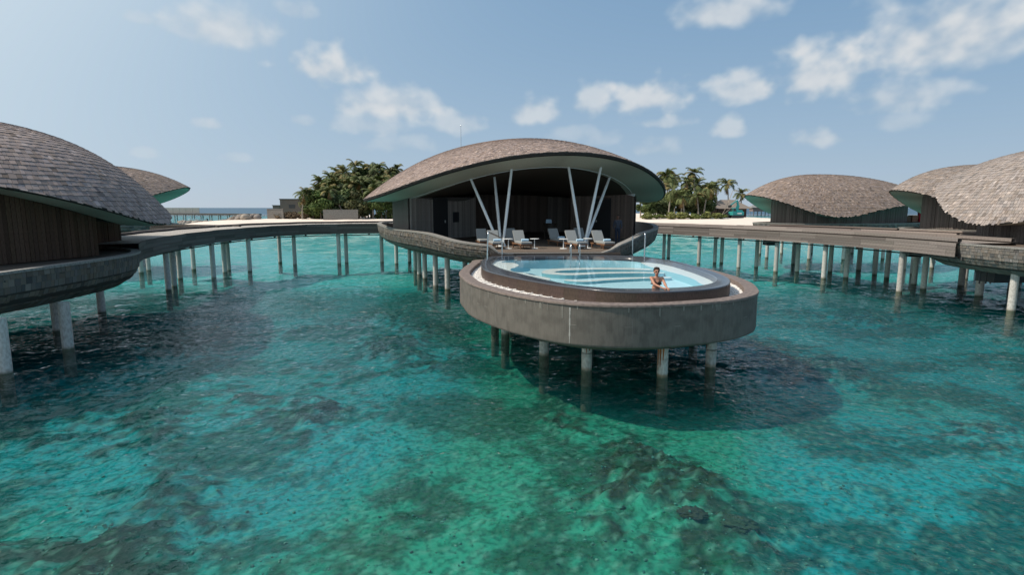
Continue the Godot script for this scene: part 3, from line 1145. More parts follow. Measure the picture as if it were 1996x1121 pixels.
	# V struts
	for g in [[-0.62, -33.6, [[-2.55, -35.6], [-1.12, -36.6], [-0.02, -34.6]]], [4.18, -33.6, [[3.42, -35.2], [5.42, -35.4], [6.35, -37.6]]]]:
		var b := into(pod, g[0], 2.75, g[1])
		for e in g[2]:
			var t := into(pod, e[0], 0, e[1])
			t.y = s.soffit(t.x, t.z) + 0.05
			var m2 := MB.new()
			var off := (t - b) * Vector3(1, 0, 1)
			var b2 := b + off.normalized() * 0.16
			m2.tube([b2, b2.lerp(t, 0.5), t], [0.075, 0.09, 0.075], 10)
			part("strut", m2.mesh(), mat.white_paint, pod)
		var m3 := MB.new()
		m3.tube([b + Vector3(0, 0.002, 0), b + Vector3(0, 0.16, 0)], [0.3, 0.22], 14)
		part("strut_base", m3.mesh(), mat.white_paint, pod)
	# hull with terrace deck
	var left := [[-1.15, -28.6], [-3.05, -30.3], [-4.75, -32.9], [-6.1, -35.6], [-8.2, -39.6], [-10.1, -44.2], [-11.3, -48.5], [-11.2, -53.5], [-8.0, -57.0]]
	var right := [[5.0, -57.5], [10.2, -54.5], [11.4, -48.0], [10.7, -42.0], [8.75, -36.2], [7.2, -32.2], [5.55, -29.0]]
	var ring := []
	for e in left: ring.append(e)
	ring.append([-2.0, -58.8])
	for e in right: ring.append(e)
	var line := PackedVector2Array()
	var loc := local2(pod, ring)
	# the front is cut straight along the pool, so run the curve open and close it with a line
	line = spline(loc, 150, false)
	var cut := 14
	for i in range(1, cut): line.append((line[149] as Vector2).lerp(line[0], float(i) / cut))
	var inv := pod.transform
	var rail := func(x: float, z: float) -> float:
		var w := inv * Vector3(x, 0, z)
		var f := smoothstep(-27.0, -34.0, w.z)
		return lerpf(3.08, 3.52, f) if (w.z < -29.2 or w.x < -1.0 or w.x > 5.3) else 2.74
	var rail2 := func(x: float, z: float) -> float:
		var w := inv * Vector3(x, 0, z)
		var mid := smoothstep(-0.95, -0.6, w.x) * (1.0 - smoothstep(4.9, 5.3, w.x)) * (1.0 if w.z > -30.0 else 0.0)
		return lerpf(lerpf(3.1, 3.52, smoothstep(-28.0, -34.0, w.z)) + 0.22 * smoothstep(-38.0, -50.0, w.z), 2.70, mid)
	make_hull(pod, line, rail2, 1.95, [[0.0, 1.5], [0.18, 0.72], [0.42, 0.24], [0.72, 0.04], [1.0, 0.0]], 0.12, 0.2, 0, Color(0.17, 0.152, 0.135), 200, 2.75, mat.deck)
	for e in [[-10.3, -50.7], [-9.4, -52.2], [-7.7, -45.3], [-6.9, -42.2], [-6.1, -39.7], [-4.9, -36.3], [-3.9, -34.2], [0.0, -33.5], [3.2, -33.5], [6.3, -34.0], [7.8, -38.0], [9.0, -43.0], [9.2, -48.5], [-3.5, -42.0], [0.5, -42.0], [4.5, -42.0], [-4, -49.0], [0.5, -49.0], [5.0, -49.0], [0.8, -30.2], [3.8, -30.2]]:
		var q := into(pod, e[0], 0, e[1])
		pile(pod, q.x, q.z, 2.05, 0.16, 0.0)
	# lightning rod on the roof
	mb = MB.new()
	var rp := into(pod, -3.75, 0, -43.0)
	var ry := s.y(atan2(rp.x, rp.z), Vector2(rp.x, rp.z).length() / s.r(atan2(rp.x, rp.z)))
	mb.tube([Vector3(rp.x, ry - 0.05, rp.z), Vector3(rp.x, ry + 1.55, rp.z)], [0.028, 0.02], 8)
	mb.lathe(Vector3(rp.x, ry + 1.55, rp.z), [[0.0, -0.04], [0.05, 0.0], [0.0, 0.05]], 8)
	part("lightning_rod", mb.mesh(), mat.steel, pod)

# ---------------------------------------------------------------- pods to the left and right
func plan(s: Shell, k: float, f0 := 0.0, f1 := TAU, m := 64) -> Array:
	var o := []
	for i in m + 1:
		var f := lerpf(f0, f1, float(i) / m)
		o.append(Vector2(s.r(f) * k * sin(f), s.r(f) * k * cos(f)))
	return o

# wall outline whose inset differs at the front, sides and back
func wall_plan(s: Shell, kf: float, ks: float, kb: float, m := 64) -> Array:
	var o := []
	for i in m + 1:
		var f := TAU * i / m
		var c := cos(f)
		var k := lerpf(ks, kf if c > 0.0 else kb, c * c)
		o.append(Vector2(s.r(f) * k * sin(f), s.r(f) * k * cos(f)))
	return o

func make_pods() -> void:
	var flat_rail := func(_x: float, _z: float) -> float: return 3.02
	# left, nearest
	var pod := thing("treatment_villa", "nearest villa at the left edge with big shingled shell roof and dark plank wall", "villa", Vector3(-23.354, 0, -25.107), 0.386)
	var s := Shell.new([8.374, 8.644, 7.151, 8.649, 5.242, -0.129, 0.965, 0.055, 2.535, 2.186])
	s.tw = 0.86
	s.drop = 0.10
	make_roof(pod, s, 0.24, 0.185, 300, Color(0.30, 0.245, 0.228), 110)
	var top := func(x: float, z: float) -> float: return s.soffit(x, z) + 0.05
	var wp := local2(pod, [[-22.5, -15.5], [-18.35, -17.0], [-18.15, -20.4], [-17.45, -24.0], [-19.6, -25.0], [-20.2, -29.5], [-27, -31.0], [-29, -22]])
	wp.reverse()
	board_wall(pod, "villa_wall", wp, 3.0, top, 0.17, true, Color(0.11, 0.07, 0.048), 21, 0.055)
	var hp := spline(local2(pod, [[-15.75, -16.0], [-15.55, -18.2], [-15.7, -21.2], [-15.95, -23.2], [-16.6, -25.3], [-18.0, -27.2], [-20.5, -28.6], [-25.0, -28.5], [-29.5, -24.5], [-29.0, -17.5], [-24.5, -12.8], [-18.5, -13.2]]), 150)
	make_hull(pod, hp, flat_rail, 1.68, [[0.0, 0.75], [0.2, 0.32], [0.5, 0.08], [0.8, 0.01], [1.0, 0.0]], 0.17, 0.2, 300, Color(0.15, 0.132, 0.115), 210, 2.96, mat.deck)  # hull tint darkened to carry part of the shade on this villa
	for e in [[-15.56, -19.51, .175], [-18.35, -22.59, .175], [-15.2, -16.6, .175], [-19.65, -26.9, .165], [-22.5, -19.5, .2], [-23.5, -24.5, .2], [-27.0, -20.0, .2]]:
		var q := into(pod, e[0], 0, e[1])
		pile(pod, q.x, q.z, 1.75, e[2])
	# left, behind
	pod = thing("treatment_villa", "far villa at left whose beak-like roof tip points right over the sea", "villa", Vector3(-39.9, 0, -53.96), 1.879)
	s = Shell.new([8.646, 11.565, 6.564, 8.92, 5.827, 0.104, 0.771, 0.297, 2.8, 2.164])
	simple_pod(pod, s, 0.18, 0.14, 120, 3.3, Color(0.29, 0.23, 0.20), false)
	# right, farthest
	pod = thing("treatment_villa", "villa with a whole domed shell roof standing alone above the right walkway", "villa", Vector3(30.581, 0, -58.408), -1.523)
	s = Shell.new([6.931, 12.979, 5.005, 8.301, 5.058, 0.223, 0.865, 0.129, 2.275, 1.808])
	simple_pod(pod, s, 0.18, 0.14, 130, 3.35, Color(0.285, 0.225, 0.195), true)
	# right, middle
	pod = thing("treatment_villa", "middle villa at right, its roof half hidden behind the nearest right roof", "villa", Vector3(34.775, 0, -42.886), -1.781)
	s = Shell.new([5.873, 5.657, 5.008, 8.124, 5.52, -0.268, 1.286, -0.18, 2.783, 1.79])
	simple_pod(pod, s, 0.18, 0.14, 140, 3.3, Color(0.29, 0.245, 0.22), true)
	# right, nearest
	pod = thing("treatment_villa", "nearest villa at the right edge with sunlit pale shingles and shingled tub", "villa", Vector3(31.221, 0, -31.453), 0.072)
	s = Shell.new([5.111, 7.648, 5.916, 8.424, 5.471, -0.226, 1.306, -0.016, 2.6, 1.89])
	s.tw = 0.62
	s.drop = 0.1
	make_roof(pod, s, 0.20, 0.15, 0, Color(0.33, 0.285, 0.262), 150)
	top = func(x: float, z: float) -> float: return s.soffit(x, z) + 0.05
	wp = wall_plan(s, 0.8, 0.66, 0.66)
	wp.reverse()
	board_wall(pod, "villa_wall", wp, 3.1, top, 0.16, false, Color(0.18, 0.155, 0.14), 31)
	hp = spline(local2(pod, [[23.1, -30.2], [22.9, -27.5], [23.3, -25.2], [25.0, -22.8], [29, -21.8], [35, -22.5], [39.0, -28.0], [37.5, -35.0], [32.0, -38.0], [26.5, -36.5], [24.0, -33.2]]), 140)
	var rr := func(_x: float, _z: float) -> float: return 3.16
	make_hull(pod, hp, rr, 1.85, [[0.0, 0.9], [0.2, 0.4], [0.5, 0.12], [0.8, 0.02], [1.0, 0.0]], 0.14, 0.2, 0, Color(0.20, 0.182, 0.168), 220, 3.08, mat.deck)
	for e in [[23.9, -26.9, .17], [30.67, -34.67, .2], [26.5, -25.0, .22], [29.0, -29.0, .2], [26.5, -32.0, .2], [33, -26, .2]]:
		var q := into(pod, e[0], 0, e[1])
		pile(pod, q.x, q.z, 1.95, e[2], 0.3 if e[0] > 30.0 and e[0] < 31.0 else 0.0)
	var mb := MB.new()
	var q0 := into(pod, 25.6, 1.45, -29.6)
	mb.cbox(q0, Vector3(1.9, 0.55, 1.1), 0.05)
	for sx in [-1.5, -1.15, -0.9, 1.1]:
		mb.bar(q0 + Vector3(sx, -0.35, 0.3), q0 + Vector3(sx, 0.6, 0.3), 0.05, 0.05)
	part("service_tank", mb.mesh(), mat.dark_paint, pod)

# villa seen from afar: roof, wall, low platform and piles
func simple_pod(pod: Node3D, s: Shell, course: float, width: float, sd: int, deck: float, tint: Color, pale: bool) -> void:
	s.tw = 0.55
	s.drop = 0.1
	make_roof(pod, s, course, width, 0, tint, sd)
	var top := func(x: float, z: float) -> float: return s.soffit(x, z) + 0.05
	var wp := wall_plan(s, 0.58, 0.82, 0.74) if pale else wall_plan(s, 0.45, 0.75, 0.75)
	wp.reverse()
	board_wall(pod, "villa_wall", wp, deck - 0.05, top, 0.16, false, Color(0.17, 0.145, 0.13) if pale else Color(0.12, 0.09, 0.07), sd + 1)
	var rail := func(_x: float, _z: float) -> float: return deck + 0.12
	var ho := PackedVector2Array(plan(s, 0.86, 0.0, TAU * 119.0 / 120.0, 119))
	make_hull(pod, ho, rail, deck - 0.75, [[0.0, 0.5], [0.4, 0.12], [0.75, 0.02], [1.0, 0.0]], 0.26, 0.25, 0, Color(0.19, 0.17, 0.155), sd + 2, deck, mat.deck)
	for k in 8:
		var f := TAU * (k + 0.3) / 8.0
		for t in [0.8, 0.42]:
			if t < 0.5: continue
			pile(pod, s.r(f) * t * sin(f), s.r(f) * t * cos(f), deck - 0.7, 0.16)

# ---------------------------------------------------------------- infinity pool on its concrete bowl
func loft(mb: MB, base: PackedVector2Array, prof: Array, col := Color.WHITE, cols = null) -> void:
	var rows := []
	for q in prof: rows.append(ring3(offset_curve(base, q[0]), q[1]))
	var cc = null
	if cols != null:
		cc = []
		for q in cols:
			var cr := PackedColorArray()
			for i in base.size(): cr.append(q)
			cc.append(cr)
	mb.grid(rows, true, cc, true, col)

func ring_flat(mb: MB, a: PackedVector2Array, b: PackedVector2Array, ya: float, yb: float, col := Color.WHITE) -> void:
	mb.grid([ring3(a, ya), ring3(b, yb)], true, null, true, col)

func disc(x: float, z: float, rx: float, rz: float, m := 24) -> PackedVector2Array:
	var o := PackedVector2Array()
	for i in m: o.append(Vector2(x + rx * cos(TAU * i / m), z + rz * sin(TAU * i / m)))
	return o

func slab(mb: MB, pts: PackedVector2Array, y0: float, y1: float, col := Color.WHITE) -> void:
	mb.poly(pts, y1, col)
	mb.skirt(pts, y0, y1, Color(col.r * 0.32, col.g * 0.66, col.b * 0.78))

func make_pool() -> void:
	var pool := thing("infinity_pool", "egg-shaped infinity pool in a grey concrete bowl raised on piles", "pool")
	var N := 144
	var outer := clockwise(spline(v2([[-1.45, -28.7], [-1.95, -26.9], [-2.12, -23.2], [-1.83, -21.27], [-1.38, -19.52], [-0.4, -17.58], [0.55, -16.36], [1.54, -15.5], [2.67, -15.12], [3.97, -15.15], [5.41, -15.6], [6.5, -16.2], [7.45, -17.2], [8.0, -18.5], [8.4, -20.2], [8.5, -22.5], [8.2, -25.0], [7.4, -27.4], [6.0, -28.7], [2.5, -29.0]]), N))
	var cop := clockwise(spline(v2([[-0.75, -28.0], [-1.3, -26.4], [-1.33, -24.53], [-1.15, -22.4], [-0.75, -20.95], [0.04, -19.4], [0.86, -18.15], [1.6, -17.2], [2.81, -16.15], [4.16, -15.98], [5.6, -16.45], [6.47, -17.2], [7.0, -18.14], [7.35, -19.3], [7.5, -20.9], [7.5, -22.8], [7.3, -25.0], [6.8, -26.8], [5.8, -28.2], [2.5, -28.9]]), N))
	var edge := clockwise(spline(v2([[-0.4, -27.7], [-0.93, -26.2], [-0.9, -24.5], [-0.5, -22.6], [0.2, -20.8], [1.07, -18.94], [1.8, -17.7], [2.79, -16.9], [3.7, -16.74], [4.7, -16.85], [5.5, -17.17], [6.2, -17.76], [6.65, -18.53], [6.94, -19.5], [7.08, -20.9], [7.08, -23.0], [6.9, -25.2], [6.3, -26.9], [5.4, -28.0], [2.5, -28.55]]), N))
	# concrete bowl: four lifts of shuttering with thin shadow gaps
	var mb := MB.new()
	loft(mb, outer, [[-0.34, 2.30], [-0.30, 2.35], [-0.015, 2.35], [0.0, 2.335], [0.0, 1.28], [-0.015, 1.22], [-0.05, 1.20]])
	var bowl := part("concrete_bowl", mb.mesh(), mat.concrete, pool)
	mb = MB.new()
	loft(mb, outer, [[-0.051, 1.202], [-0.55, 1.02], [-1.4, 0.93], [-2.2, 0.92]], Color(0.4, 0.42, 0.4))
	mb.poly(offset_curve(outer, -2.19), 0.921, Color(0.4, 0.42, 0.4), true)
	part("underside", mb.mesh(), mat.concrete, bowl)
	# lime run and hairline joints on the bowl
	mb = MB.new()
	for e in [[1.54, -15.5, 0.035, 1.0], [3.35, -15.1, 0.008, 0.5], [6.2, -16.0, 0.008, 0.4], [-1.35, -19.45, 0.012, 0.7], [-0.45, -17.65, 0.01, 0.6]]:
		var best := 0
		for i in N:
			if outer[i].distance_to(Vector2(e[0], e[1])) < outer[best].distance_to(Vector2(e[0], e[1])): best = i
		var t := (outer[(best + 1) % N] - outer[(best - 1 + N) % N]).normalized()
		var o := Vector2(t.y, -t.x)
		var p := outer[best] + o * 0.004
		var y := 2.28
		var off := 0.0
		while y > 1.3:
			var w: float = e[2] * (0.6 + 0.7 * absf(sin(y * 9.0))) * (1.0 if y > 1.5 else 0.7)
			var off2: float = e[2] * 0.5 * sin(y * 4.0)
			var a := p + t * (off - w * .5); var b := p + t * (off + w * .5)
			mb.quad(Vector3(b.x, y - 0.11, b.y), Vector3(a.x, y - 0.11, a.y), Vector3(a.x, y, a.y), Vector3(b.x, y, b.y), Color(0.36, 0.35, 0.33) * e[3])
			y -= 0.1
			off = off * 0.5
	var rs := RandomNumberGenerator.new()
	rs.seed = 19
	for k in 150:
		# short drips below the coping and a broken joint line half way down
		var i := rs.randi() % N
		var t := (outer[(i + 1) % N] - outer[(i - 1 + N) % N]).normalized()
		var o := Vector2(t.y, -t.x)
		var p := outer[i] + o * (0.003 + 0.001 * rs.randf()) + t * rs.randf_range(-0.2, 0.2)
		var joint := k % 3 == 0
		var y0 := (1.80 + rs.randf_range(-0.006, 0.006)) if joint else 2.33
		var len := rs.randf_range(0.006, 0.016) if joint else rs.randf_range(0.05, 0.45) * rs.randf()
		var w := rs.randf_range(0.05, 0.30) if joint else rs.randf_range(0.012, 0.06)
		var col := Color(0.24, 0.225, 0.20) * rs.randf_range(0.75, 1.1)
		var a := p - t * w * .5; var b := p + t * w * .5
		mb.quad(Vector3(b.x - t.x * w * .2, y0 - len, b.y - t.y * w * .2), Vector3(a.x + t.x * w * .2, y0 - len, a.y + t.y * w * .2), Vector3(a.x, y0, a.y), Vector3(b.x, y0, b.y), col)
	part("lime_stain", mb.mesh(), mat.lime, bowl)
	# coping of the bowl
	mb = MB.new()
	loft(mb, outer, [[-0.40, 2.20], [-0.40, 2.395], [-0.385, 2.41], [0.015, 2.41], [0.03, 2.395], [0.03, 2.34]])
	part("bowl_coping", mb.mesh(), mat.brown_stone, pool)
	# gravel channel
	mb = MB.new()
	ring_flat(mb, offset_curve(outer, -0.39), offset_curve(cop, -0.05), 2.22, 2.22)
	part("gravel_bed", mb.mesh(), mat.gravel, pool)
	var peb := MB.new()
	peb.lathe(Vector3.ZERO, [[0.0, 0.018], [0.024, 0.012], [0.032, 0.0], [0.024, -0.012], [0.0, -0.018]], 6)
	var pm := peb.mesh()
	pm.surface_set_material(0, mat.pebble)
	var mm := MultiMesh.new()
	mm.transform_format = MultiMesh.TRANSFORM_3D
	mm.use_colors = true
	mm.mesh = pm
	var r := RandomNumberGenerator.new()
	r.seed = 77
	var spots := []
	var oin := offset_curve(outer, -0.41)
	for k in 9000:
		var i := r.randi() % N
		var f := r.randf()
		var a := oin[i].lerp(oin[(i + 1) % N], f)
		# nearest point of the pool wall
		var best := cop[0]; var bd := 99.0
		for j in range(0, N, 2):
			var d := cop[j].distance_squared_to(a)
			if d < bd: bd = d; best = cop[j]
		spots.append(a.lerp(best, r.randf()))
	mm.instance_count = spots.size()
	for k in spots.size():
		var b := Basis.from_euler(Vector3(r.randf_range(-.5, .5), r.randf() * TAU, r.randf_range(-.5, .5))).scaled(Vector3.ONE * r.randf_range(0.6, 1.3))
		mm.set_instance_transform(k, Transform3D(b, Vector3(spots[k].x, 2.226 + r.randf() * 0.012, spots[k].y)))
		var g := r.randf_range(0.62, 0.86)
		mm.set_instance_color(k, Color(g, g * 0.965, g * 0.93))
	var mi := MultiMeshInstance3D.new()
	mi.name = "white_pebbles"
	mi.multimesh = mm
	mi.set_meta("kind", "stuff")
	pool.add_child(mi)
	# brown panelled pool wall: upright panels with narrow joints
	var M := 60
	for k in M:
		mb = MB.new()
		var a0 := float(k) * N / M; var a1 := float(k + 1) * N / M
		var rows0 := PackedVector3Array(); var rows1 := PackedVector3Array(); var rows2 := PackedVector3Array()
		for j in 5:
			var t := lerpf(a0 + 0.012, a1 - 0.012, j / 4.0)
			var i := int(t) % N
			var p := cop[i].lerp(cop[(i + 1) % N], t - floor(t))
			rows0.append(Vector3(p.x, 2.17, p.y)); rows1.append(Vector3(p.x, 2.60, p.y))
			rows2.append(Vector3(p.x, 2.60, p.y))
		var sh := r.randf_range(0.8, 1.15)
		mb.grid([rows0, rows1], false, null, false, Color(0.065 * sh, 0.042 * sh, 0.032 * sh))
		part("wall_panel", mb.mesh(), mat.panel, pool)
	mb = MB.new()
	loft(mb, offset_curve(cop, -0.012), [[0.0, 2.15], [0.0, 2.61]], Color(0.05, 0.035, 0.03))
	part("pool_wall", mb.mesh(), mat.panel, pool)
	# wet grey weir edge
	mb = MB.new()
	mb.grid([ring3(offset_curve(cop, 0.004), 2.60), ring3(offset_curve(cop, 0.004), 2.632), ring3(offset_curve(cop, -0.02), 2.642)], true, null, false)
	mb.grid([ring3(offset_curve(cop, -0.02), 2.642), ring3(edge, 2.630), ring3(edge, 2.4)], true, null, false)
	part("weir_edge", mb.mesh(), mat.wet_stone, pool)
	# basin
	mb = MB.new()
	mb.grid([ring3(edge, 2.4), ring3(edge, 1.45)], true, null, false)
	mb.poly(edge, 1.45)
	part("basin", mb.mesh(), mat.pool_tile, pool)
	# shallow shelf filling the front two thirds
	mb = MB.new()
	var shelf := PackedVector2Array()
	for p in Geometry2D.intersect_polygons(edge, PackedVector2Array([Vector2(-3, -26.2), Vector2(1.6, -26.25), Vector2(5.6, -26.0), Vector2(9, -26.6), Vector2(9, -14), Vector2(-3, -14)])): shelf = p
	shelf = Geometry2D.offset_polygon(shelf, -0.01)[0]
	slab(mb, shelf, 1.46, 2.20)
	part("shallow_shelf", mb.mesh(), mat.pool_tile, pool)
	# white ledges and benches under water
	mb = MB.new()
	var lp := spline(v2([[-0.55, -28.1], [0.1, -28.2], [0.22, -27.75], [-0.35, -27.45], [-0.35, -26.95], [0.05, -26.55], [0.3, -25.4], [0.12, -24.2], [0.3, -23.0], [0.75, -21.7], [1.4, -20.6], [1.0, -19.6], [0.4, -20.7], [-0.4, -22.6], [-0.86, -24.5], [-0.9, -26.2]]), 90)
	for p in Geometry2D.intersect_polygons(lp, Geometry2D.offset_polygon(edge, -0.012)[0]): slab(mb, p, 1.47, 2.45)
	part("ledge", mb.mesh(), mat.pool_white, pool)
	mb = MB.new()
	lp = spline(v2([[6.1, -26.7], [6.9, -25.4], [7.1, -23.0], [7.1, -20.9], [6.95, -19.5], [6.6, -18.5], [6.35, -18.9], [6.5, -20.2], [6.45, -21.6], [6.2, -23.3], [5.95, -25.0]]), 80)
	for p in Geometry2D.intersect_polygons(lp, Geometry2D.offset_polygon(edge, -0.012)[0]): slab(mb, p, 1.47, 2.46)
	part("ledge", mb.mesh(), mat.pool_white, pool)
	for e in [[-0.2, -27.9, 0.38, 0.32], [-0.15, -26.95, 0.36, 0.33], [0.35, -23.5, 0.42, 0.95]]:  # flat discs; the darkness of deep water is put into their blue
		mb = MB.new()
		mb.poly(disc(e[0], e[1], e[2], e[3]), 2.456)
		part("painted_well", mb.mesh(), mat.pool_deep, pool)
	# two curved benches
	for e in [[[[1.25, -23.6], [1.6, -24.5], [2.3, -24.95], [3.6, -25.15], [5.2, -25.1], [6.2, -24.6], [6.0, -24.2], [5.0, -24.35], [3.6, -24.45], [2.5, -24.2], [1.95, -23.85], [1.75, -23.4], [2.4, -23.1], [3.6, -23.45], [5.0, -23.6], [6.1, -23.4], [6.15, -23.0], [5.0, -23.05], [3.6, -22.85], [2.3, -22.35], [1.35, -22.85]], 2.36], [[[2.1, -21.55], [2.7, -21.25], [3.7, -21.75], [5.0, -22.2], [6.1, -22.3], [6.1, -21.9], [5.0, -21.75], [3.7, -21.3], [2.7, -20.8], [2.0, -21.1]], 2.30]]:
		mb = MB.new()
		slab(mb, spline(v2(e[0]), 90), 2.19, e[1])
		part("bench", mb.mesh(), mat.pool_white, pool)
	# water, running over the weir
	mb = MB.new()
	var wf := FastNoiseLite.new(); wf.seed = 5; wf.frequency = 1.4
	var rows := []
	for j in 19:
		var row := PackedVector3Array()
		var t := 1.0 - j / 18.0
		for i in N:
			var p: Vector2 = Vector2(3.0, -22.6).lerp(edge[i], t * 1.012)
			row.append(Vector3(p.x, 2.648 + 0.002 * wf.get_noise_2d(p.x, p.y), p.y))
		rows.append(row)
	mb.grid(rows, true, null, true)
	part("pool_water", mb.mesh(), mat.pool_water, pool)
	# piles
	for e in [[1.08, -18.75, .4], [2.28, -16.93, .5], [4.47, -16.45, 1.0], [6.23, -17.38, .5], [-0.26, -21.76, .3], [-0.71, -23.38, .3], [7.0, -21.5, .3], [6.6, -25.5, .3], [0.0, -26.8, .3], [3.0, -21.5, .3], [3.0, -26.0, .3]]:
		pile(pool, e[0], e[1], 0.98 if e[1] < -17.6 else 1.06, 0.16, e[2], 5)
	# stair rails and ladder
	rails(pool, Vector3(-1.16, 2.42, -26.2), Vector3(-1.1, 3.9, -26.2), Vector3(-0.5, 3.48, -28.6))
	rails(pool, Vector3(6.33, 2.62, -27.2), Vector3(6.33, 3.8, -27.2), Vector3(6.25, 3.55, -29.6))
	mb = MB.new()
	for sx in [-0.22, 0.22]:
		var path := []; var rad := []
		for i in 13:
			var a := PI * i / 12.0
			path.append(Vector3(3.15 + sx, 2.95 + 0.28 * sin(a), -28.55 - 0.28 * cos(a))); rad.append(0.024)
		path.push_front(Vector3(3.15 + sx, 2.7, -28.83)); rad.append(0.024)
		path.append(Vector3(3.15 + sx, 1.6, -28.27)); rad.append(0.024)
		mb.tube(path, rad, 8)
	for y in [1.8, 2.1, 2.4]: mb.box(Vector3(3.15, y, -28.27), Vector3(0.44, 0.03, 0.08))
	var lad := part("pool_ladder", mb.mesh(), mat.steel, pool)
	# edge of the terrace along the pool
	mb = MB.new()
	mb.bar(Vector3(-1.0, 2.62, -28.75), Vector3(5.5, 2.62, -28.95), 0.3, 0.2, Color(0.12, 0.095, 0.08))
	part("terrace_step", mb.mesh(), mat.wood, pool)

func rails(parent: Node3D, foot: Vector3, head: Vector3, far: Vector3) -> void:
	var mb := MB.new()
	var d := (far - head).normalized()
	var path := [foot, head - Vector3(0, 0.14, 0)]
	for i in 5:
		var t := (i + 1) / 6.0
		path.append((head - Vector3(0, 0.14, 0)).lerp(head, t).lerp(head.lerp(head + d * 0.16, t), t))
	path.append(head + d * 0.18)
	path.append(far)
	var rad := []
	for p in path: rad.append(0.035)
	mb.tube(path, rad, 10)
	mb.tube([far, Vector3(far.x, 2.6, far.z)], [0.035, 0.035], 10)
	part("handrail", mb.mesh(), mat.steel, parent)

# ---------------------------------------------------------------- walkways on piles
# edge: points (x, z, top height) along the side that faces the pool; width to the far side
func walkway(w: Node3D, edge: Array, width: float, kerb: float, boards: int, bh: float, tint: Color, deck_tint: Color, sd: int, blen := 2.6, near_kerb := true) -> void:
	var r := RandomNumberGenerator.new()
	r.seed = sd
	var xz := []
	for e in edge: xz.append(Vector2(e[0], e[1]))
	var n := 0
	var total := 0.0
	for i in xz.size() - 1: total += (xz[i] as Vector2).distance_to(xz[i + 1])
	n = int(total / 0.65)
	var c := spline(xz, n + 1, false)
	var hs := PackedFloat32Array()
	for i in n + 1:
		# height from the nearest given point pair
		var best := 0; var bd := 1e9
		for k in xz.size():
			var d := (xz[k] as Vector2).distance_squared_to(c[i])
			if d < bd: bd = d; best = k
		var k0 := maxi(best - 1, 0); var k1 := mini(best + 1, xz.size() - 1)
		var w0 := 1.0 / ((xz[k0] as Vector2).distance_to(c[i]) + 0.3); var w1 := 1.0 / ((xz[k1] as Vector2).distance_to(c[i]) + 0.3); var w2 := 1.5 / (sqrt(bd) + 0.3)
		hs.append((edge[k0][2] * w0 + edge[k1][2] * w1 + edge[best][2] * w2) / (w0 + w1 + w2))
	var nrm := PackedVector2Array()
	for i in n + 1:
		var t := (c[mini(i + 1, n)] - c[maxi(i - 1, 0)]).normalized()
		nrm.append(Vector2(t.y, -t.x))     # towards the pool when the run goes clockwise
	# fascia boards on both sides, each one a part
	for side: float in [0.0, 1.0]:
		for b in boards:
			var i := 0
			var first := true
			while i < n:
				var m := maxi(1, int(round(blen / 0.65 * r.randf_range(0.7, 1.3))))
				if first: m = maxi(1, int(m * r.randf_range(0.3, 1.0))); first = false
				var j := mini(i + m, n)
				var k := r.randf_range(0.72, 1.25)
				var col := Color(tint.r * k, tint.g * k, tint.b * k)
				var mb := MB.new()
				var rows := [PackedVector3Array(), PackedVector3Array(), PackedVector3Array(), PackedVector3Array()]
				var proud := r.randf_range(0.0, 0.012) + 0.03
				for q in range(i, j + 1):
					var o := nrm[q] * (proud if side == 0.0 else -(width + proud))
					var i0 := nrm[q] * (0.0 if side == 0.0 else -width)
					var sh := 0.0
					var p := c[q] + o; var p0 := c[q] + i0
					if q == i or q == j:
						var dir := (c[mini(q + 1, n)] - c[maxi(q - 1, 0)]).normalized() * (0.006 if q == i else -0.006)
						p += dir; p0 += dir
					var yt := hs[q] - b * bh - 0.006; var yb := hs[q] - (b + 1) * bh + 0.006
					rows[0].append(Vector3(p0.x, yt, p0.y)); rows[1].append(Vector3(p.x, yt, p.y)); rows[2].append(Vector3(p.x, yb, p.y)); rows[3].append(Vector3(p0.x, yb, p0.y))
				for q in 3: mb.grid([rows[q], rows[q + 1]], false, null, side == 1.0, col)
				part("fascia_board", mb.mesh(), mat.wood, w)
				i = j
	# core beam behind the boards
	var mb := MB.new()
	var a0 := PackedVector3Array(); var a1 := PackedVector3Array(); var b0 := PackedVector3Array(); var b1 := PackedVector3Array()
	for q in n + 1:
		var p := c[q] - nrm[q] * 0.004; var p2 := c[q] - nrm[q] * (width - 0.004)
		a0.append(Vector3(p.x, hs[q] - 0.02, p.y)); a1.append(Vector3(p.x, hs[q] - boards * bh + 0.03, p.y))
		b0.append(Vector3(p2.x, hs[q] - 0.02, p2.y)); b1.append(Vector3(p2.x, hs[q] - boards * bh + 0.03, p2.y))
	mb.grid([a0, a1], false, null, false); mb.grid([b0, b1], false, null, true); mb.grid([a1, b1], false, null, false)
	part("beam", mb.mesh(), mat.dark_wood, w)
	# deck boards across
	mb = MB.new()
	for q in n:
		for h in 4:
			var f0 := h / 4.0 + 0.012; var f1 := (h + 1) / 4.0 - 0.012
			var k := r.randf_range(0.82, 1.15)
			var p0 := c[q].lerp(c[q + 1], f0); var p1 := c[q].lerp(c[q + 1], f1)
			var n0 := nrm[q].lerp(nrm[q + 1], f0); var n1 := nrm[q].lerp(nrm[q + 1], f1)
			var y0 := lerpf(hs[q], hs[q + 1], f0) + 0.0; var y1 := lerpf(hs[q], hs[q + 1], f1)
			var i0 := p0 - n0 * width; var i1 := p1 - n1 * width
			mb.quad(Vector3(p0.x, y0, p0.y), Vector3(p1.x, y1, p1.y), Vector3(i1.x, y1, i1.y), Vector3(i0.x, y0, i0.y), Color(deck_tint.r * k, deck_tint.g * k, deck_tint.b * k))
	part("deck_boards", mb.mesh(), mat.deck, w, "stuff")
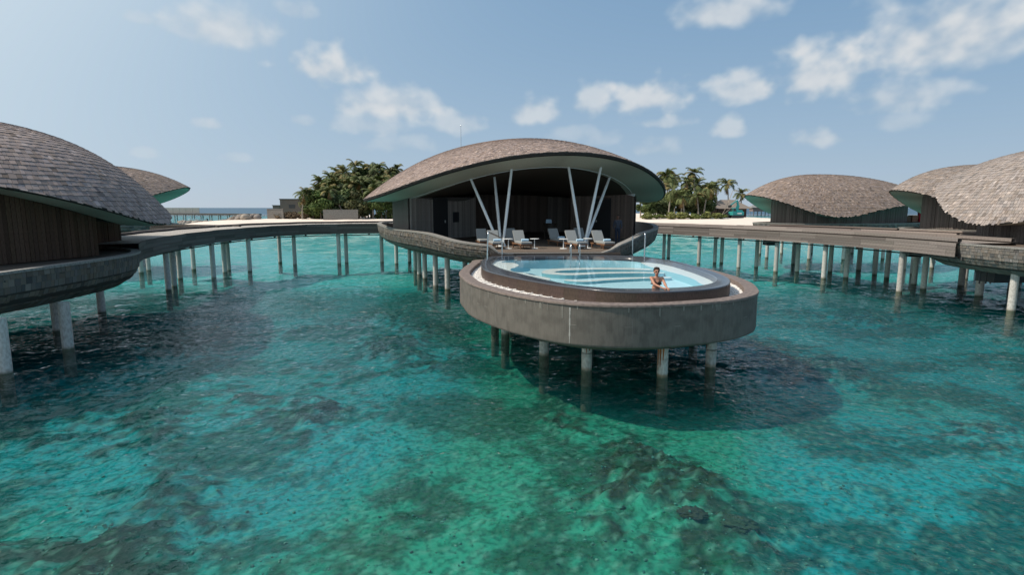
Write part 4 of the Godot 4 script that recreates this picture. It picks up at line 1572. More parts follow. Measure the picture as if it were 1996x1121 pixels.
	# kerb rails on both edges, set on a strip painted dark for the shade beneath them
	for side: float in [0.14, width - 0.14]:
		if side < 1.0 and not near_kerb: continue
		var i := 0
		while i < n:
			var m := maxi(2, int(round(3.9 / 0.65 * r.randf_range(0.8, 1.2))))
			var j := mini(i + m, n)
			var k := r.randf_range(0.85, 1.3)
			var col := Color(tint.r * k * 1.25, tint.g * k * 1.25, tint.b * k * 1.25)
			var rows := [PackedVector3Array(), PackedVector3Array(), PackedVector3Array(), PackedVector3Array()]
			for q in range(i, j + 1):
				var p := c[q] - nrm[q] * (side - 0.11); var p2 := c[q] - nrm[q] * (side + 0.11)
				if q == j and j < n:
					var dir := (c[q] - c[q - 1]).normalized() * 0.012
					p -= dir; p2 -= dir
				rows[0].append(Vector3(p.x, hs[q] + 0.07, p.y)); rows[1].append(Vector3(p.x, hs[q] + kerb, p.y)); rows[2].append(Vector3(p2.x, hs[q] + kerb, p2.y)); rows[3].append(Vector3(p2.x, hs[q] + 0.07, p2.y))
			mb = MB.new()
			mb.grid([rows[0], rows[1]], false, null, true, col); mb.grid([rows[1], rows[2]], false, null, true, col); mb.grid([rows[2], rows[3]], false, null, true, col); mb.grid([rows[3], rows[0]], false, null, true, col)
			for q in range(i, j):
				var p := c[q] - nrm[q] * side; var p2 := c[q + 1] - nrm[q + 1] * side
				mb.bar(Vector3(p.x, hs[q] + 0.036, p.y), Vector3(p2.x, hs[q + 1] + 0.036, p2.y), 0.1, 0.066, col * 0.3)
			part("kerb_rail", mb.mesh(), mat.wood, w)
			i = j
	# service pipe under the deck with hangers
	mb = MB.new()
	var path := []; var rad := []
	for q in range(0, n + 1, 2):
		var p := c[q] - nrm[q] * 0.35
		path.append(Vector3(p.x, hs[q] - boards * bh - 0.12, p.y)); rad.append(0.045)
		if q % 4 == 0: mb.box(Vector3(p.x, hs[q] - boards * bh - 0.07, p.y), Vector3(0.12, 0.2, 0.12), Color(0.1, 0.1, 0.1))
	if path.size() > 1: mb.tube(path, rad, 8, Color(0.16, 0.16, 0.15))
	part("service_pipe", mb.mesh(), mat.wood, w)

func make_walkways() -> void:
	var w := thing("boardwalk", "curved boardwalk on white piles running from the left villa to the central pavilion", "boardwalk")
	walkway(w, [[-10.2, -51.6, 3.62], [-13.5, -51.0, 3.6], [-17.0, -50.2, 3.57], [-19.3, -48.3, 3.52], [-20.3, -45.3, 3.48], [-20.8, -41.5, 3.45], [-20.7, -37.5, 3.4], [-20.2, -33.8, 3.36], [-19.2, -30.0, 3.32], [-17.9, -27.3, 3.30]], 3.0, 0.16, 4, 0.225, Color(0.14, 0.122, 0.112), Color(0.46, 0.42, 0.38), 301, 2.6, false)  # fascia in shade and deck in sun are put into the two tints
	for e in [[-15.5, -51.0, 2.8], [-15.1, -51.9, 2.8], [-20.8, -34.2, 2.5], [-23.1, -39.43, 2.6], [-25.4, -45.3, 2.6], [-21.22, -40.3, 2.6], [-22.2, -43.86, 2.65], [-22.8, -45.68, 2.65], [-20.7, -44.8, 2.65], [-21.0, -51.5, 2.7], [-19.1, -50.0, 2.7], [-28.44, -43.5, 2.5], [-29.0, -45.3, 2.5], [-21.5, -36.0, 2.5], [-12.0, -52.5, 2.8]]:
		pile(w, e[0], e[1], e[2], 0.165)
	# spur to the villa behind
	var sp := thing("boardwalk", "short dark boardwalk spur behind the left villa towards the far villa", "boardwalk")
	walkway(sp, [[-22.9, -44.5, 3.42], [-26.0, -46.0, 3.42], [-30.0, -47.5, 3.42]], 2.2, 0.16, 3, 0.22, Color(0.10, 0.085, 0.075), Color(0.2, 0.17, 0.15), 305)
	# right
	var e2 := thing("boardwalk", "straight weathered grey boardwalk on white piles running along the right side", "boardwalk")
	var pts := [[22.75, -29.2, 3.2], [22.65, -33.3, 3.2], [21.5, -39.6, 3.2], [20.0, -43.8, 3.2], [18.5, -47.2, 3.2], [16.3, -50.8, 3.22], [13.6, -54.4, 3.25], [9.5, -57.5, 3.3]]
	walkway(e2, pts, 3.0, 0.24, 4, 0.18, Color(0.225, 0.195, 0.18), Color(0.30, 0.26, 0.235), 302, 3.2)
	for e in [[14.9, -55.9], [15.5, -56.4], [16.75, -51.0], [18.4, -51.6], [18.9, -51.3], [18.95, -47.5], [20.6, -47.9], [20.45, -44.0], [22.3, -44.4], [21.95, -39.9], [24.5, -43.7], [23.7, -40.2], [27.0, -42.2], [26.4, -39.9], [23.05, -33.6], [25.2, -34.6], [26.3, -37.0]]:
		pile(e2, e[0], e[1], 2.52, 0.16)
	for e in [[21.2, -46.9, 0.9], [25.4, -36.0, 1.1]]:
		var mb := MB.new()
		mb.cbox(Vector3(e[0], 2.2, e[1]), Vector3(e[2], 0.5, 0.8), 0.04)
		part("junction_box", mb.mesh(), mat.dark_paint, e2)
	# landing decks between the right boardwalk and the villas
	var d := thing("landing_deck", "low timber landing deck between the right boardwalk and the domed villa", "deck")
	walkway(d, [[24.2, -41.0, 3.32], [22.0, -46.8, 3.32], [19.8, -50.6, 3.32]], 5.0, 0.16, 3, 0.18, Color(0.19, 0.155, 0.14), Color(0.17, 0.14, 0.12), 303)
	for e in [[27.5, -45.0], [25.0, -50.5]]: pile(d, e[0], e[1], 2.8, 0.18)
	d = thing("landing_deck", "low timber landing deck beside the middle villa at right", "deck")
	walkway(d, [[26.0, -33.5, 3.34], [25.4, -37.0, 3.34], [24.6, -40.4, 3.34]], 3.6, 0.16, 3, 0.18, Color(0.24, 0.20, 0.18), Color(0.27, 0.235, 0.21), 304)
	for e in [[29.0, -36.5]]: pile(d, e[0], e[1], 2.8, 0.18)

# ---------------------------------------------------------------- island: palms, trees, walls, hut, excavator
func palm_crown(sd: int) -> ArrayMesh:
	var r := RandomNumberGenerator.new()
	r.seed = sd
	var mb := MB.new()
	var n := r.randi_range(20, 25)
	for k in n:
		var az := TAU * k / n * 2.4 + r.randf_range(-0.3, 0.3)
		var lift := r.randf_range(-0.75, 1.15) if k > 4 else r.randf_range(0.9, 1.35)
		var L := r.randf_range(2.6, 3.6)
		var dead := k > n - 4 and r.randf() < 0.6
		if dead: lift = r.randf_range(-1.3, -0.9)
		var d := Vector3(cos(az), 0, sin(az))
		var side := Vector3(-sin(az), 0, cos(az))
		var g := r.randf_range(0.75, 1.3)
		var col := Color(0.105 * g, 0.125 * g, 0.05 * g)
		if dead: col = Color(0.24, 0.15, 0.07)
		elif r.randf() < 0.25: col = Color(0.20 * g, 0.165 * g, 0.07 * g)
		var pts := []
		for i in 12:
			var t := i / 11.0
			var a := lift - t * t * r.randf_range(1.5, 1.75)
			var prev: Vector3 = pts[i - 1] if i > 0 else Vector3.ZERO
			pts.append(prev + (d * cos(a) + Vector3.UP * sin(a)) * (L / 11.0 if i > 0 else 0.05))
		for i in 11:
			var a: Vector3 = pts[i]; var b: Vector3 = pts[i + 1]
			var w := 0.035
			mb.quad(a - side * w, a + side * w, b + side * w * .7, b - side * w * .7, Color(0.14, 0.13, 0.06))
			if i < 1: continue
			for h in 2:
				var p := a.lerp(b, h * 0.5)
				var t := (i + h * .5) / 11.0
				var len := 0.95 * sin(PI * (0.12 + 0.83 * t)) + 0.12
				for sg in [-1.0, 1.0]:
					var tip: Vector3 = p + side * sg * len * 0.8 + (b - a).normalized() * len * 0.5 + Vector3.DOWN * len * r.randf_range(0.28, 0.6)
					var base: Vector3 = (b - a).normalized() * 0.10
					var cc: Color = col * r.randf_range(0.8, 1.2)
					mb.tri(p - base, tip, p + base, cc)
	# nuts
	for k in 6:
		var az := r.randf() * TAU
		mb.lathe(Vector3(cos(az) * 0.25, -0.25, sin(az) * 0.25), [[0.0, -0.14], [0.12, 0.0], [0.0, 0.14]], 5, Color(0.22, 0.17, 0.06))
	return mb.mesh()

func leafy(sd: int, rx: float, ry: float, rz: float, count: int, leaf: float, base: Color) -> ArrayMesh:
	var r := RandomNumberGenerator.new()
	r.seed = sd
	var mb := MB.new()
	var clumps := []
	for k in 16:
		var v := Vector3(r.randfn(), r.randfn(), r.randfn()).normalized() * pow(r.randf(), 0.4)
		clumps.append([Vector3(v.x * rx * .78, v.y * ry * .78, v.z * rz * .78), r.randf_range(0.28, 0.5), r.randf_range(0.6, 1.35)])
	for k in count:
		var c: Array = clumps[r.randi() % clumps.size()]
		var v := Vector3(r.randfn(), r.randfn(), r.randfn()).normalized() * pow(r.randf(), 0.35)
		var p: Vector3 = c[0] + Vector3(v.x * rx, v.y * ry * .8, v.z * rz) * c[1]
		var nn := (v + Vector3(r.randfn(), r.randfn() + 0.5, r.randfn()) * 0.5).normalized()
		var x := nn.cross(Vector3(r.randfn(), r.randfn(), r.randfn())).normalized() * leaf * r.randf_range(0.6, 1.3)
		var y := nn.cross(x).normalized() * x.length() * 0.62
		var g: float = c[2] * r.randf_range(0.7, 1.3)
		var col := Color(base.r * g, base.g * g, base.b * g)
		mb.tri(p - x, p + y, p + x, col); mb.tri(p - x, p + x, p - y, col)
	return mb.mesh()

func trunk(h: float, lean: Vector3, r0: float, r1: float, col: Color, sd: int) -> ArrayMesh:
	var r := RandomNumberGenerator.new()
	r.seed = sd
	var mb := MB.new()
	var path := []; var rad := []; var cols := []
	for i in 12:
		var t := i / 11.0
		path.append(Vector3(lean.x * t * t, h * t - (0.35 if i == 0 else 0.0), lean.z * t * t)); rad.append(lerpf(r0, r1, pow(t, 0.6)))
		cols.append(col * (0.85 + 0.3 * float(i % 2)))
	mb.tube(path, rad, 8, Color.WHITE, true, cols)
	return mb.mesh()

func make_island() -> void:
	var crowns := []
	for k in 6: crowns.append(palm_crown(600 + k))
	var r := RandomNumberGenerator.new()
	r.seed = 88
	var left := [[-54.7, -150, 8.1], [-58.0, -172, 11.5], [-55.3, -170, 12.2], [-54.2, -175, 13.4], [-52.5, -180, 15.2], [-48.7, -172, 14.8], [-47.3, -176, 17.0], [-47.1, -182, 16.3], [-43.0, -176, 16.3], [-43.3, -184, 16.8], [-38.6, -178, 15.5], [-36.2, -186, 16.6], [-44.1, -150, 8.8], [-43.8, -158, 10.8], [-48.3, -160, 8.8], [-40.8, -160, 11.6], [-36.0, -158, 10.8], [-36.2, -150, 8.4], [-32.9, -160, 11.6], [-56.9, -162, 7.8], [-52.3, -165, 8.5], [-43.5, -162, 7.4], [-33.3, -152, 7.5], [-32.3, -165, 11.2], [-50.5, -176, 13.0], [-41.0, -180, 15.0], [-34.5, -176, 14.0], [-29.5, -180, 13.5], [-60.0, -176, 9.0], [-57.0, -166, 9.5], [-51.0, -168, 11.0], [-45.5, -168, 12.5], [-39.0, -168, 12.0], [-48.5, -184, 15.0]]
	var right := [[44.4, -165, 13.5], [48.7, -172, 13.5], [47.0, -160, 11.5], [53.1, -168, 14.5], [52.7, -158, 9.7], [68.0, -190, 11.4], [69.9, -186, 12.2], [72.5, -182, 8.9], [45.1, -175, 11.7], [52.4, -172, 10.6], [41.4, -152, 9.2], [44.9, -150, 7.5], [50.6, -156, 7.6], [56.8, -165, 7.9], [42.8, -180, 11.6], [38.0, -170, 12.0], [46.5, -178, 12.5], [55.5, -176, 11.5], [60.0, -180, 10.0], [64.0, -188, 10.5], [50.0, -182, 13.0]]
	var single := {0: "lone coconut palm with pale trunk at the left end of the left grove", 6: "tallest coconut palm rising above the left grove", 12: "leaning coconut palm in front of the left grove with brown hanging fronds", 11: "coconut palm peeking over the left slope of the pavilion roof"}
	var singler := {3: "tallest coconut palm of the grove right of the pavilion", 5: "coconut palm just behind the thatched hut, the left one of the pair", 6: "coconut palm just behind the thatched hut, the right one of the pair", 7: "short coconut palm beside the excavator and the thatched hut"}
	var k := 0
	for set_ in [left, right]:
		var rank := from_left(set_)
		for i in set_.size():
			var e: Array = set_[i]
			var is_left: bool = set_ == left
			var lab: String = (single if is_left else singler).get(i, ("%s coconut palm from the left in the dense grove left of the pavilion" if is_left else "%s coconut palm from the left in the open grove right of the pavilion") % ordinal(rank[i]))
			var t := thing("coconut_palm", lab, "palm tree", Vector3(e[0], bed(e[0], e[1]), e[1]), 0.0, "palms in the left grove" if is_left else "palms in the right grove")
			var lean := Vector3(r.randf_range(-1.6, 1.6), 0, r.randf_range(-1, 1))
			if is_left and i == 12: lean = Vector3(-3.2, 0, 0.5)
			var h: float = e[2] - 1.6
			part("trunk", trunk(h, lean, 0.26, 0.15, Color(0.30, 0.26, 0.22), 700 + k), mat.bark, t)
			var c := part("crown", crowns[k % 6], mat.leaf, t)
			c.position = Vector3(lean.x, h, lean.z)
			c.rotation = Vector3(r.randf_range(-.15, .15), r.randf() * TAU, r.randf_range(-.15, .15))
			c.scale = Vector3.ONE * r.randf_range(0.92, 1.18)
			k += 1
	# broadleaf trees and bushes
	var trees := []
	for i in 4: trees.append(leafy(800 + i, 3.4, 3.0, 3.0, 2600, 0.34, [Color(0.085, 0.11, 0.04), Color(0.095, 0.13, 0.04), Color(0.13, 0.13, 0.06), Color(0.075, 0.095, 0.042)][i]))
	var bush := []
	for i in 3: bush.append(leafy(820 + i, 2.2, 1.0, 1.5, 1100, 0.22, [Color(0.20, 0.21, 0.075), Color(0.14, 0.17, 0.055), Color(0.20, 0.145, 0.10)][i]))
	var left_trees := [[-52.5, -152, 4.2, 1.0, 0], [-49.5, -149, 4.6, 1.1, 1], [-46.5, -151, 5.0, 1.1, 3], [-43.0, -154, 5.5, 1.2, 0], [-40.0, -150, 4.6, 1.1, 2], [-37.0, -152, 5.0, 1.1, 3], [-34.0, -150, 4.4, 1.0, 1], [-31.0, -154, 5.0, 1.1, 0], [-55.0, -158, 5.0, 1.1, 2], [-50.0, -160, 7.0, 1.2, 0], [-46.0, -163, 8.0, 1.3, 3], [-41.0, -164, 8.5, 1.3, 0], [-36.0, -164, 8.0, 1.3, 2], [-31.5, -166, 7.5, 1.2, 3], [-57.5, -168, 7.0, 1.2, 3], [-53.0, -170, 9.0, 1.3, 0], [-52.0, -178, 11.5, 1.4, 3], [-46.5, -181, 13.0, 1.4, 0], [-41.5, -182, 13.5, 1.4, 3], [-36.5, -180, 13.0, 1.4, 2], [-32.0, -175, 11.0, 1.3, 0], [-28.0, -172, 10.0, 1.3, 3], [-48.0, -170, 10.0, 1.3, 3], [-42.0, -171, 11.0, 1.3, 2], [-37.0, -172, 10.5, 1.3, 0]]
	for i in left_trees.size():
		leaf_tree(left_trees[i], trees, "%s dark broadleaf tree from the left among the palms of the left grove" % ordinal(from_left(left_trees)[i]), "broadleaf trees in the left grove", r)
	var right_trees := [[37.0, -158, 4.5, 1.0, 0], [40.5, -160, 4.2, 1.0, 3], [45.0, -162, 4.6, 1.1, 0], [49.5, -163, 4.4, 1.0, 3], [54.0, -164, 4.6, 1.1, 0], [57.5, -170, 5.0, 1.1, 3], [42.0, -168, 6.0, 1.2, 3], [51.0, -170, 6.0, 1.2, 0]]
	for i in right_trees.size():
		leaf_tree(right_trees[i], trees, "%s low broadleaf tree from the left between the palm trunks of the right grove" % ordinal(from_left(right_trees)[i]), "broadleaf trees in the right grove", r)
	var left_bushes := [[-58.0, -153, 2], [-55.0, -152, 2], [-52.0, -153, 0], [-60.5, -156, 2], [-57.0, -158, 0], [-47.5, -154, 1], [-50.0, -154, 2], [-35.5, -152, 1], [-33.0, -153, 0], [-30.5, -152, 1], [-62.0, -153, 2]]
	for i in left_bushes.size():
		leaf_bush(left_bushes[i], bush, "%s scrubby bush from the left on the beach before the left grove" % ordinal(from_left(left_bushes)[i]), "beach bushes at left", r)
	var right_bushes := [[35.0, -148, 0], [38.0, -149, 1], [41.0, -147, 0], [44.0, -149, 0], [47.5, -148, 1], [50.5, -150, 0], [53.5, -151, 0], [56.0, -153, 1], [36.5, -153, 1], [45.5, -154, 1]]
	for i in right_bushes.size():
		leaf_bush(right_bushes[i], bush, "%s sunlit bush from the left on the beach under the right palms" % ordinal(from_left(right_bushes)[i]), "beach bushes at right", r)
	# garden walls
	masonry("garden_wall", "pale grey garden wall on the sand, the one nearer the pavilion", Vector3(-42.6, 2.0, -143), Vector3(8.4, 2.6, 0.35), 0.10)
	masonry("garden_wall", "low grey garden wall by the bushes at the left end of the beach", Vector3(-62.5, 1.9, -152), Vector3(4.6, 2.9, 0.4), -0.15)
	# block house behind the left grove
	var b := thing("flat_roof_building", "grey flat-roofed building behind the lone palm", "building", Vector3(-73.5, 1.8, -192), 0.2)
	var mb := MB.new()
	mb.box(Vector3(0, 2.9, 0), Vector3(6.2, 5.8, 5.0)); mb.box(Vector3(-4.4, 1.9, 0), Vector3(2.2, 3.8, 4.0))
	part("wall", mb.mesh(), mat.dark_plaster, b)
	mb = MB.new(); mb.box(Vector3(0, 5.95, 0), Vector3(6.6, 0.3, 5.4)); mb.box(Vector3(-4.5, 3.92, 0), Vector3(2.4, 0.24, 4.3))
	part("roof", mb.mesh(), mat.concrete2, b)
	mb = MB.new(); mb.box(Vector3(0.6, 3.6, 2.52), Vector3(2.0, 1.2, 0.06))
	part("window", mb.mesh(), mat.dark_paint, b)
	# thatched hut
	var hx := 66.5; var hz := -178.0
	var hut := thing("thatched_hut", "brown boat-house hut with hipped thatch roof on the right beach", "hut", Vector3(hx, bed(hx, hz), hz), 0.12)
	board_wall(hut, "wall", v2([[-4.6, 3.0], [4.6, 3.0], [4.6, -3.0], [-4.6, -3.0], [-4.6, 3.0]]).slice(0), -0.2, func(_x, _z): return 2.9, 0.4, false, Color(0.15, 0.115, 0.095), 61)
	mb = MB.new()
	var e4 := [Vector3(-6.0, 2.7, 4.3), Vector3(6.0, 2.7, 4.3), Vector3(6.0, 2.7, -4.3), Vector3(-6.0, 2.7, -4.3)]
	var ra := Vector3(-2.3, 5.4, 0); var rb := Vector3(2.3, 5.4, 0)
	var th := Color(0.25, 0.205, 0.175)
	mb.quad(e4[0], e4[1], rb, ra, th); mb.quad(e4[2], e4[3], ra, rb, th)
	mb.tri(e4[1], e4[2], rb, th); mb.tri(e4[3], e4[0], ra, th)
	mb.quad(e4[3] - Vector3(0, .02, 0), e4[2] - Vector3(0, .02, 0), e4[1] - Vector3(0, .02, 0), e4[0] - Vector3(0, .02, 0), th * 0.4)
	part("roof", mb.mesh(), mat.thatch, hut)
	mb = MB.new(); mb.box(Vector3(-0.5, 1.2, 3.12), Vector3(2.6, 2.3, 0.06))
	part("door", mb.mesh(), mat.dark_paint, hut)
	excavator()
	# stripped poles leaning against each other on the sand
	for e in [[Vector3(58.0, 2.0, -160), Vector3(61.3, 9.8, -160.5)], [Vector3(57.2, 2.0, -159.5), Vector3(62.5, 6.6, -160.5)]]:
		mb = MB.new()
		mb.tube([e[0], (e[0] + e[1]) * .5 + Vector3(0.3, 0, 0), e[1]], [0.11, 0.09, 0.05], 7, Color(0.42, 0.36, 0.28))
		var o := part("bare_pole", mb.mesh(), mat.bark, self)
		tag(o, "thin bare leaning palm trunk in front of the hut" if e[1].y > 9.0 else "low slanting bare branch in front of the hut wall", "pole")

func leaf_tree(e: Array, meshes: Array, lab: String, grp: String, r: RandomNumberGenerator) -> void:
	var t := thing("broadleaf_tree", lab, "tree", Vector3(e[0], bed(e[0], e[1]), e[1]), 0.0, grp)
	part("trunk", trunk(e[2], Vector3(r.randf_range(-.4, .4), 0, 0), 0.25, 0.12, Color(0.16, 0.12, 0.09), 900), mat.bark, t)
	var c := part("crown", meshes[e[4]], mat.leaf, t)
	c.position.y = e[2] * 0.82
	c.rotation.y = r.randf() * TAU
	c.scale = Vector3(e[3], e[3] * r.randf_range(0.9, 1.15), e[3])

func leaf_bush(e: Array, meshes: Array, lab: String, grp: String, r: RandomNumberGenerator) -> void:
	var t := thing("bush", lab, "bush", Vector3(e[0], bed(e[0], e[1]), e[1]), 0.0, grp)
	var c := part("foliage", meshes[e[2]], mat.leaf, t)
	c.position.y = 0.75
	c.rotation.y = r.randf() * TAU
	c.scale = Vector3.ONE * r.randf_range(0.8, 1.25)
	var mb := MB.new()
	for k in 4: mb.tube([Vector3(0, -0.15, 0), Vector3(r.randf_range(-.7, .7), 0.9, r.randf_range(-.4, .4))], [0.05, 0.02], 5, Color(0.16, 0.12, 0.08))
	part("stem", mb.mesh(), mat.bark, t)

func masonry(called: String, lab: String, at: Vector3, size: Vector3, turn: float) -> void:
	var t := thing(called, lab, "wall", at, turn)
	var mb := MB.new()
	mb.cbox(Vector3(0, size.y * .5 - 0.2, 0), size, 0.03)
	part("wall_body", mb.mesh(), mat.plaster, t)
	mb = MB.new()
	mb.cbox(Vector3(0, size.y - 0.14, 0), Vector3(size.x + 0.12, 0.12, size.z + 0.12), 0.03)
	part("wall_cap", mb.mesh(), mat.plaster, t)

func excavator() -> void:
	var x := 63.4; var z := -163.0
	var t := thing("excavator", "turquoise excavator with raised boom on the sand before the hut", "excavator", Vector3(x, bed(x, z), z), 0.15)
	for sz in [-1.1, 1.1]:
		var mb := MB.new()
		mb.cbox(Vector3(0, 0.42, sz), Vector3(3.4, 0.72, 0.55), 0.16)
		for i in 5: mb.tube([Vector3(-1.3 + i * .65, 0.3, sz - 0.31), Vector3(-1.3 + i * .65, 0.3, sz + 0.31)], [0.2, 0.2], 8)
		part("track", mb.mesh(), mat.dark_paint, t)
	var mb := MB.new()
	mb.cbox(Vector3(0.15, 1.35, 0), Vector3(3.3, 0.95, 2.4), 0.12)
	mb.cbox(Vector3(1.1, 2.0, -0.3), Vector3(1.4, 0.5, 1.7), 0.1)
	var body := part("body", mb.mesh(), mat.teal_paint, t)
	mb = MB.new(); mb.box(Vector3(0.5, 1.35, 1.21), Vector3(1.3, 0.32, 0.02))
	part("side_lettering", mb.mesh(), mat.white_paint, body)
	mb = MB.new(); mb.cbox(Vector3(-1.0, 2.15, 0.65), Vector3(1.05, 1.5, 0.95), 0.08)
	var cab := part("cab", mb.mesh(), mat.teal_paint, t)
	mb = MB.new(); mb.box(Vector3(-1.0, 2.35, 1.13), Vector3(0.75, 0.75, 0.02)); mb.box(Vector3(-1.53, 2.35, 0.65), Vector3(0.02, 0.8, 0.7))
	part("cab_window", mb.mesh(), mat.dark_paint, cab)
	mb = MB.new()
	mb.bar(Vector3(0.2, 1.8, -0.2), Vector3(0.75, 3.6, -0.2), 0.45, 0.75)
	mb.bar(Vector3(0.72, 3.5, -0.2), Vector3(0.3, 5.0, -0.2), 0.36, 0.5)
	part("boom", mb.mesh(), mat.teal_paint, t)
	mb = MB.new(); mb.bar(Vector3(0.35, 4.95, -0.2), Vector3(-1.5, 3.7, -0.2), 0.28, 0.3)
	part("arm", mb.mesh(), mat.teal_paint, t)
	mb = MB.new()
	mb.cbox(Vector3(-1.7, 3.3, -0.2), Vector3(0.7, 0.75, 0.9), 0.12)
	part("bucket", mb.mesh(), mat.dark_paint, t)

# ---------------------------------------------------------------- far jetties, rocks, boat
func make_far() -> void:
	# long jetty at left
	var t := thing("jetty", "long low timber jetty with a screen wall far out at left", "jetty")
	var mb := MB.new()
	mb.bar(Vector3(-140, 2.6, -226), Vector3(-94, 2.45, -214), 2.4, 0.62, Color(0.17, 0.14, 0.12))
	part("deck", mb.mesh(), mat.wood, t)
	for i in 12:
		for s in [0.0, 1.6]:
			mb = MB.new()
			var x := -138.0 + i * 3.9
			mb.tube([Vector3(x, -6, -225.5 + i * 1.02 + s), Vector3(x, 2.4, -225.5 + i * 1.02 + s)], [0.18, 0.18], 8, Color(0.30, 0.29, 0.27))
			part("pile", mb.mesh(), mat.pile, t)
	for i in 6:
		mb = MB.new()
		var x := -138.5 + i * 3.0
		mb.bar(Vector3(x, 3.95, -226.6 + i * .78), Vector3(x + 2.9, 3.95, -225.85 + i * .78), 0.12, 2.05, Color(0.36, 0.36, 0.34))
		part("screen_panel", mb.mesh(), mat.wood, t)
	# small boat moored under the jetty
	var b := thing("motorboat", "small white and blue motorboat moored beside the far left jetty", "boat", Vector3(-117, 0, -214), 0.25)
	mb = MB.new()
	var rows := []
	for q in [[0.0, 0.55, 0.0], [0.35, 0.9, 0.03], [0.8, 1.0, 0.06]]:
		var row := PackedVector3Array()
		for i in 20:
			var a := TAU * i / 20.0
			var px: float = cos(a) * 3.2 * (0.82 + 0.18 * q[1]); var pz: float = sin(a) * 0.95 * q[1] * (1.0 - 0.35 * maxf(0.0, -cos(a)))
			row.append(Vector3(px, q[0] - 0.15 + q[2] * (1.0 - cos(a)) * 3.0, pz))
		rows.append(row)
	mb.grid(rows, true, null, true, Color(0.62, 0.64, 0.66))
	part("hull", mb.mesh(), mat.lime, b)
	mb = MB.new(); mb.poly(disc(0, 0, 3.0, 0.85), 0.55, Color(0.4, 0.45, 0.5)); part("deck", mb.mesh(), mat.lime, b)
	mb = MB.new(); mb.cbox(Vector3(0.3, 1.75, 0), Vector3(2.6, 0.1, 1.5), 0.03, Color(0.25, 0.35, 0.45))
	for q in [[-0.8, -0.6], [-0.8, 0.6], [1.4, -0.6], [1.4, 0.6]]: mb.tube([Vector3(q[0], 0.5, q[1]), Vector3(q[0], 1.72, q[1])], [0.04, 0.04], 6, Color(0.5, 0.5, 0.5))
	part("canopy", mb.mesh(), mat.lime, b)
	mb = MB.new(); mb.cbox(Vector3(3.15, 0.55, 0), Vector3(0.45, 0.9, 0.4), 0.08, Color(0.08, 0.08, 0.09)); part("outboard_motor", mb.mesh(), mat.lime, b)
	# rock revetment
	var rk := thing("rock_revetment", "heap of brown and grey boulders where the left beach meets the sea", "rocks")
	var r := RandomNumberGenerator.new()
	r.seed = 91
	var variants := []
	for v in 5:
		mb = MB.new()
		var sp := []
		for j in 6:
			var row := PackedVector3Array()
			for i in 9:
				var th := PI * j / 5.0; var a := TAU * i / 9.0
				var k := r.randf_range(0.75, 1.2)
				row.append(Vector3(sin(th) * cos(a) * k, cos(th) * 0.7 * k, sin(th) * sin(a) * k))
			sp.append(row)
		mb.grid(sp, true, null, false, [Color(0.30, 0.25, 0.20), Color(0.22, 0.19, 0.165), Color(0.36, 0.31, 0.26), Color(0.12, 0.11, 0.10), Color(0.26, 0.23, 0.21)][v])
		variants.append(mb.mesh())
	for k in 150:
		var f := r.randf()
		var x := lerpf(-97.0, -66.0, f) + r.randf_range(-2, 2)
		var z := lerpf(-172.0, -146.0, clampf((x + 97.0) / 31.0, 0.0, 1.0)) + r.randf_range(-5.0, 4.0)
		var o := part("rock", variants[r.randi() % 5], mat.rock, rk)
		var sc := r.randf_range(0.5, 1.25)
		o.position = Vector3(x, maxf(bed(x, z), -0.1) + sc * 0.3 + r.randf() * 0.3, z)
		o.rotation = Vector3(r.randf() * .6, r.randf() * TAU, r.randf() * .6)
		o.scale = Vector3.ONE * sc
	# overwater house far at right
	var h := thing("overwater_house", "tiny overwater house on stilts far away at right beyond the excavator", "house", Vector3(160, 0, -372), 0.0)
	mb = MB.new(); mb.box(Vector3(0, 3.9, 0), Vector3(11, 2.6, 6), Color(0.20, 0.15, 0.14)); part("wall", mb.mesh(), mat.lime, h)
	mb = MB.new()
	mb.quad(Vector3(-6.5, 5.1, 4), Vector3(6.5, 5.1, 4), Vector3(5, 6.6, 0), Vector3(-5, 6.6, 0), Color(0.2, 0.2, 0.2)); mb.quad(Vector3(6.5, 5.1, -4), Vector3(-6.5, 5.1, -4), Vector3(-5, 6.6, 0), Vector3(5, 6.6, 0), Color(0.2, 0.2, 0.2))
	mb.tri(Vector3(6.5, 5.1, 4), Vector3(6.5, 5.1, -4), Vector3(5, 6.6, 0), Color(0.2, 0.2, 0.2)); mb.tri(Vector3(-6.5, 5.1, -4), Vector3(-6.5, 5.1, 4), Vector3(-5, 6.6, 0), Color(0.2, 0.2, 0.2))
	part("roof", mb.mesh(), mat.lime, h)
	for i in 5:
		for s in [-2.5, 2.5]:
			mb = MB.new(); mb.tube([Vector3(-5 + i * 2.5, -7, s), Vector3(-5 + i * 2.5, 2.7, s)], [0.2, 0.2], 6, Color(0.3, 0.3, 0.3)); part("stilt", mb.mesh(), mat.lime, h)
	var j2 := thing("jetty", "thin distant jetty of dark piles beside the tiny overwater house", "jetty")
	mb = MB.new(); mb.bar(Vector3(167, 2.7, -372), Vector3(205, 2.7, -380), 2.0, 0.5, Color(0.12, 0.11, 0.11)); part("deck", mb.mesh(), mat.lime, j2)
	for i in 9:
		mb = MB.new(); mb.tube([Vector3(168 + i * 4.4, -7, -372.3 - i * .9), Vector3(168 + i * 4.4, 2.5, -372.3 - i * .9)], [0.25, 0.25], 6, Color(0.13, 0.12, 0.12)); part("pile", mb.mesh(), mat.lime, j2)

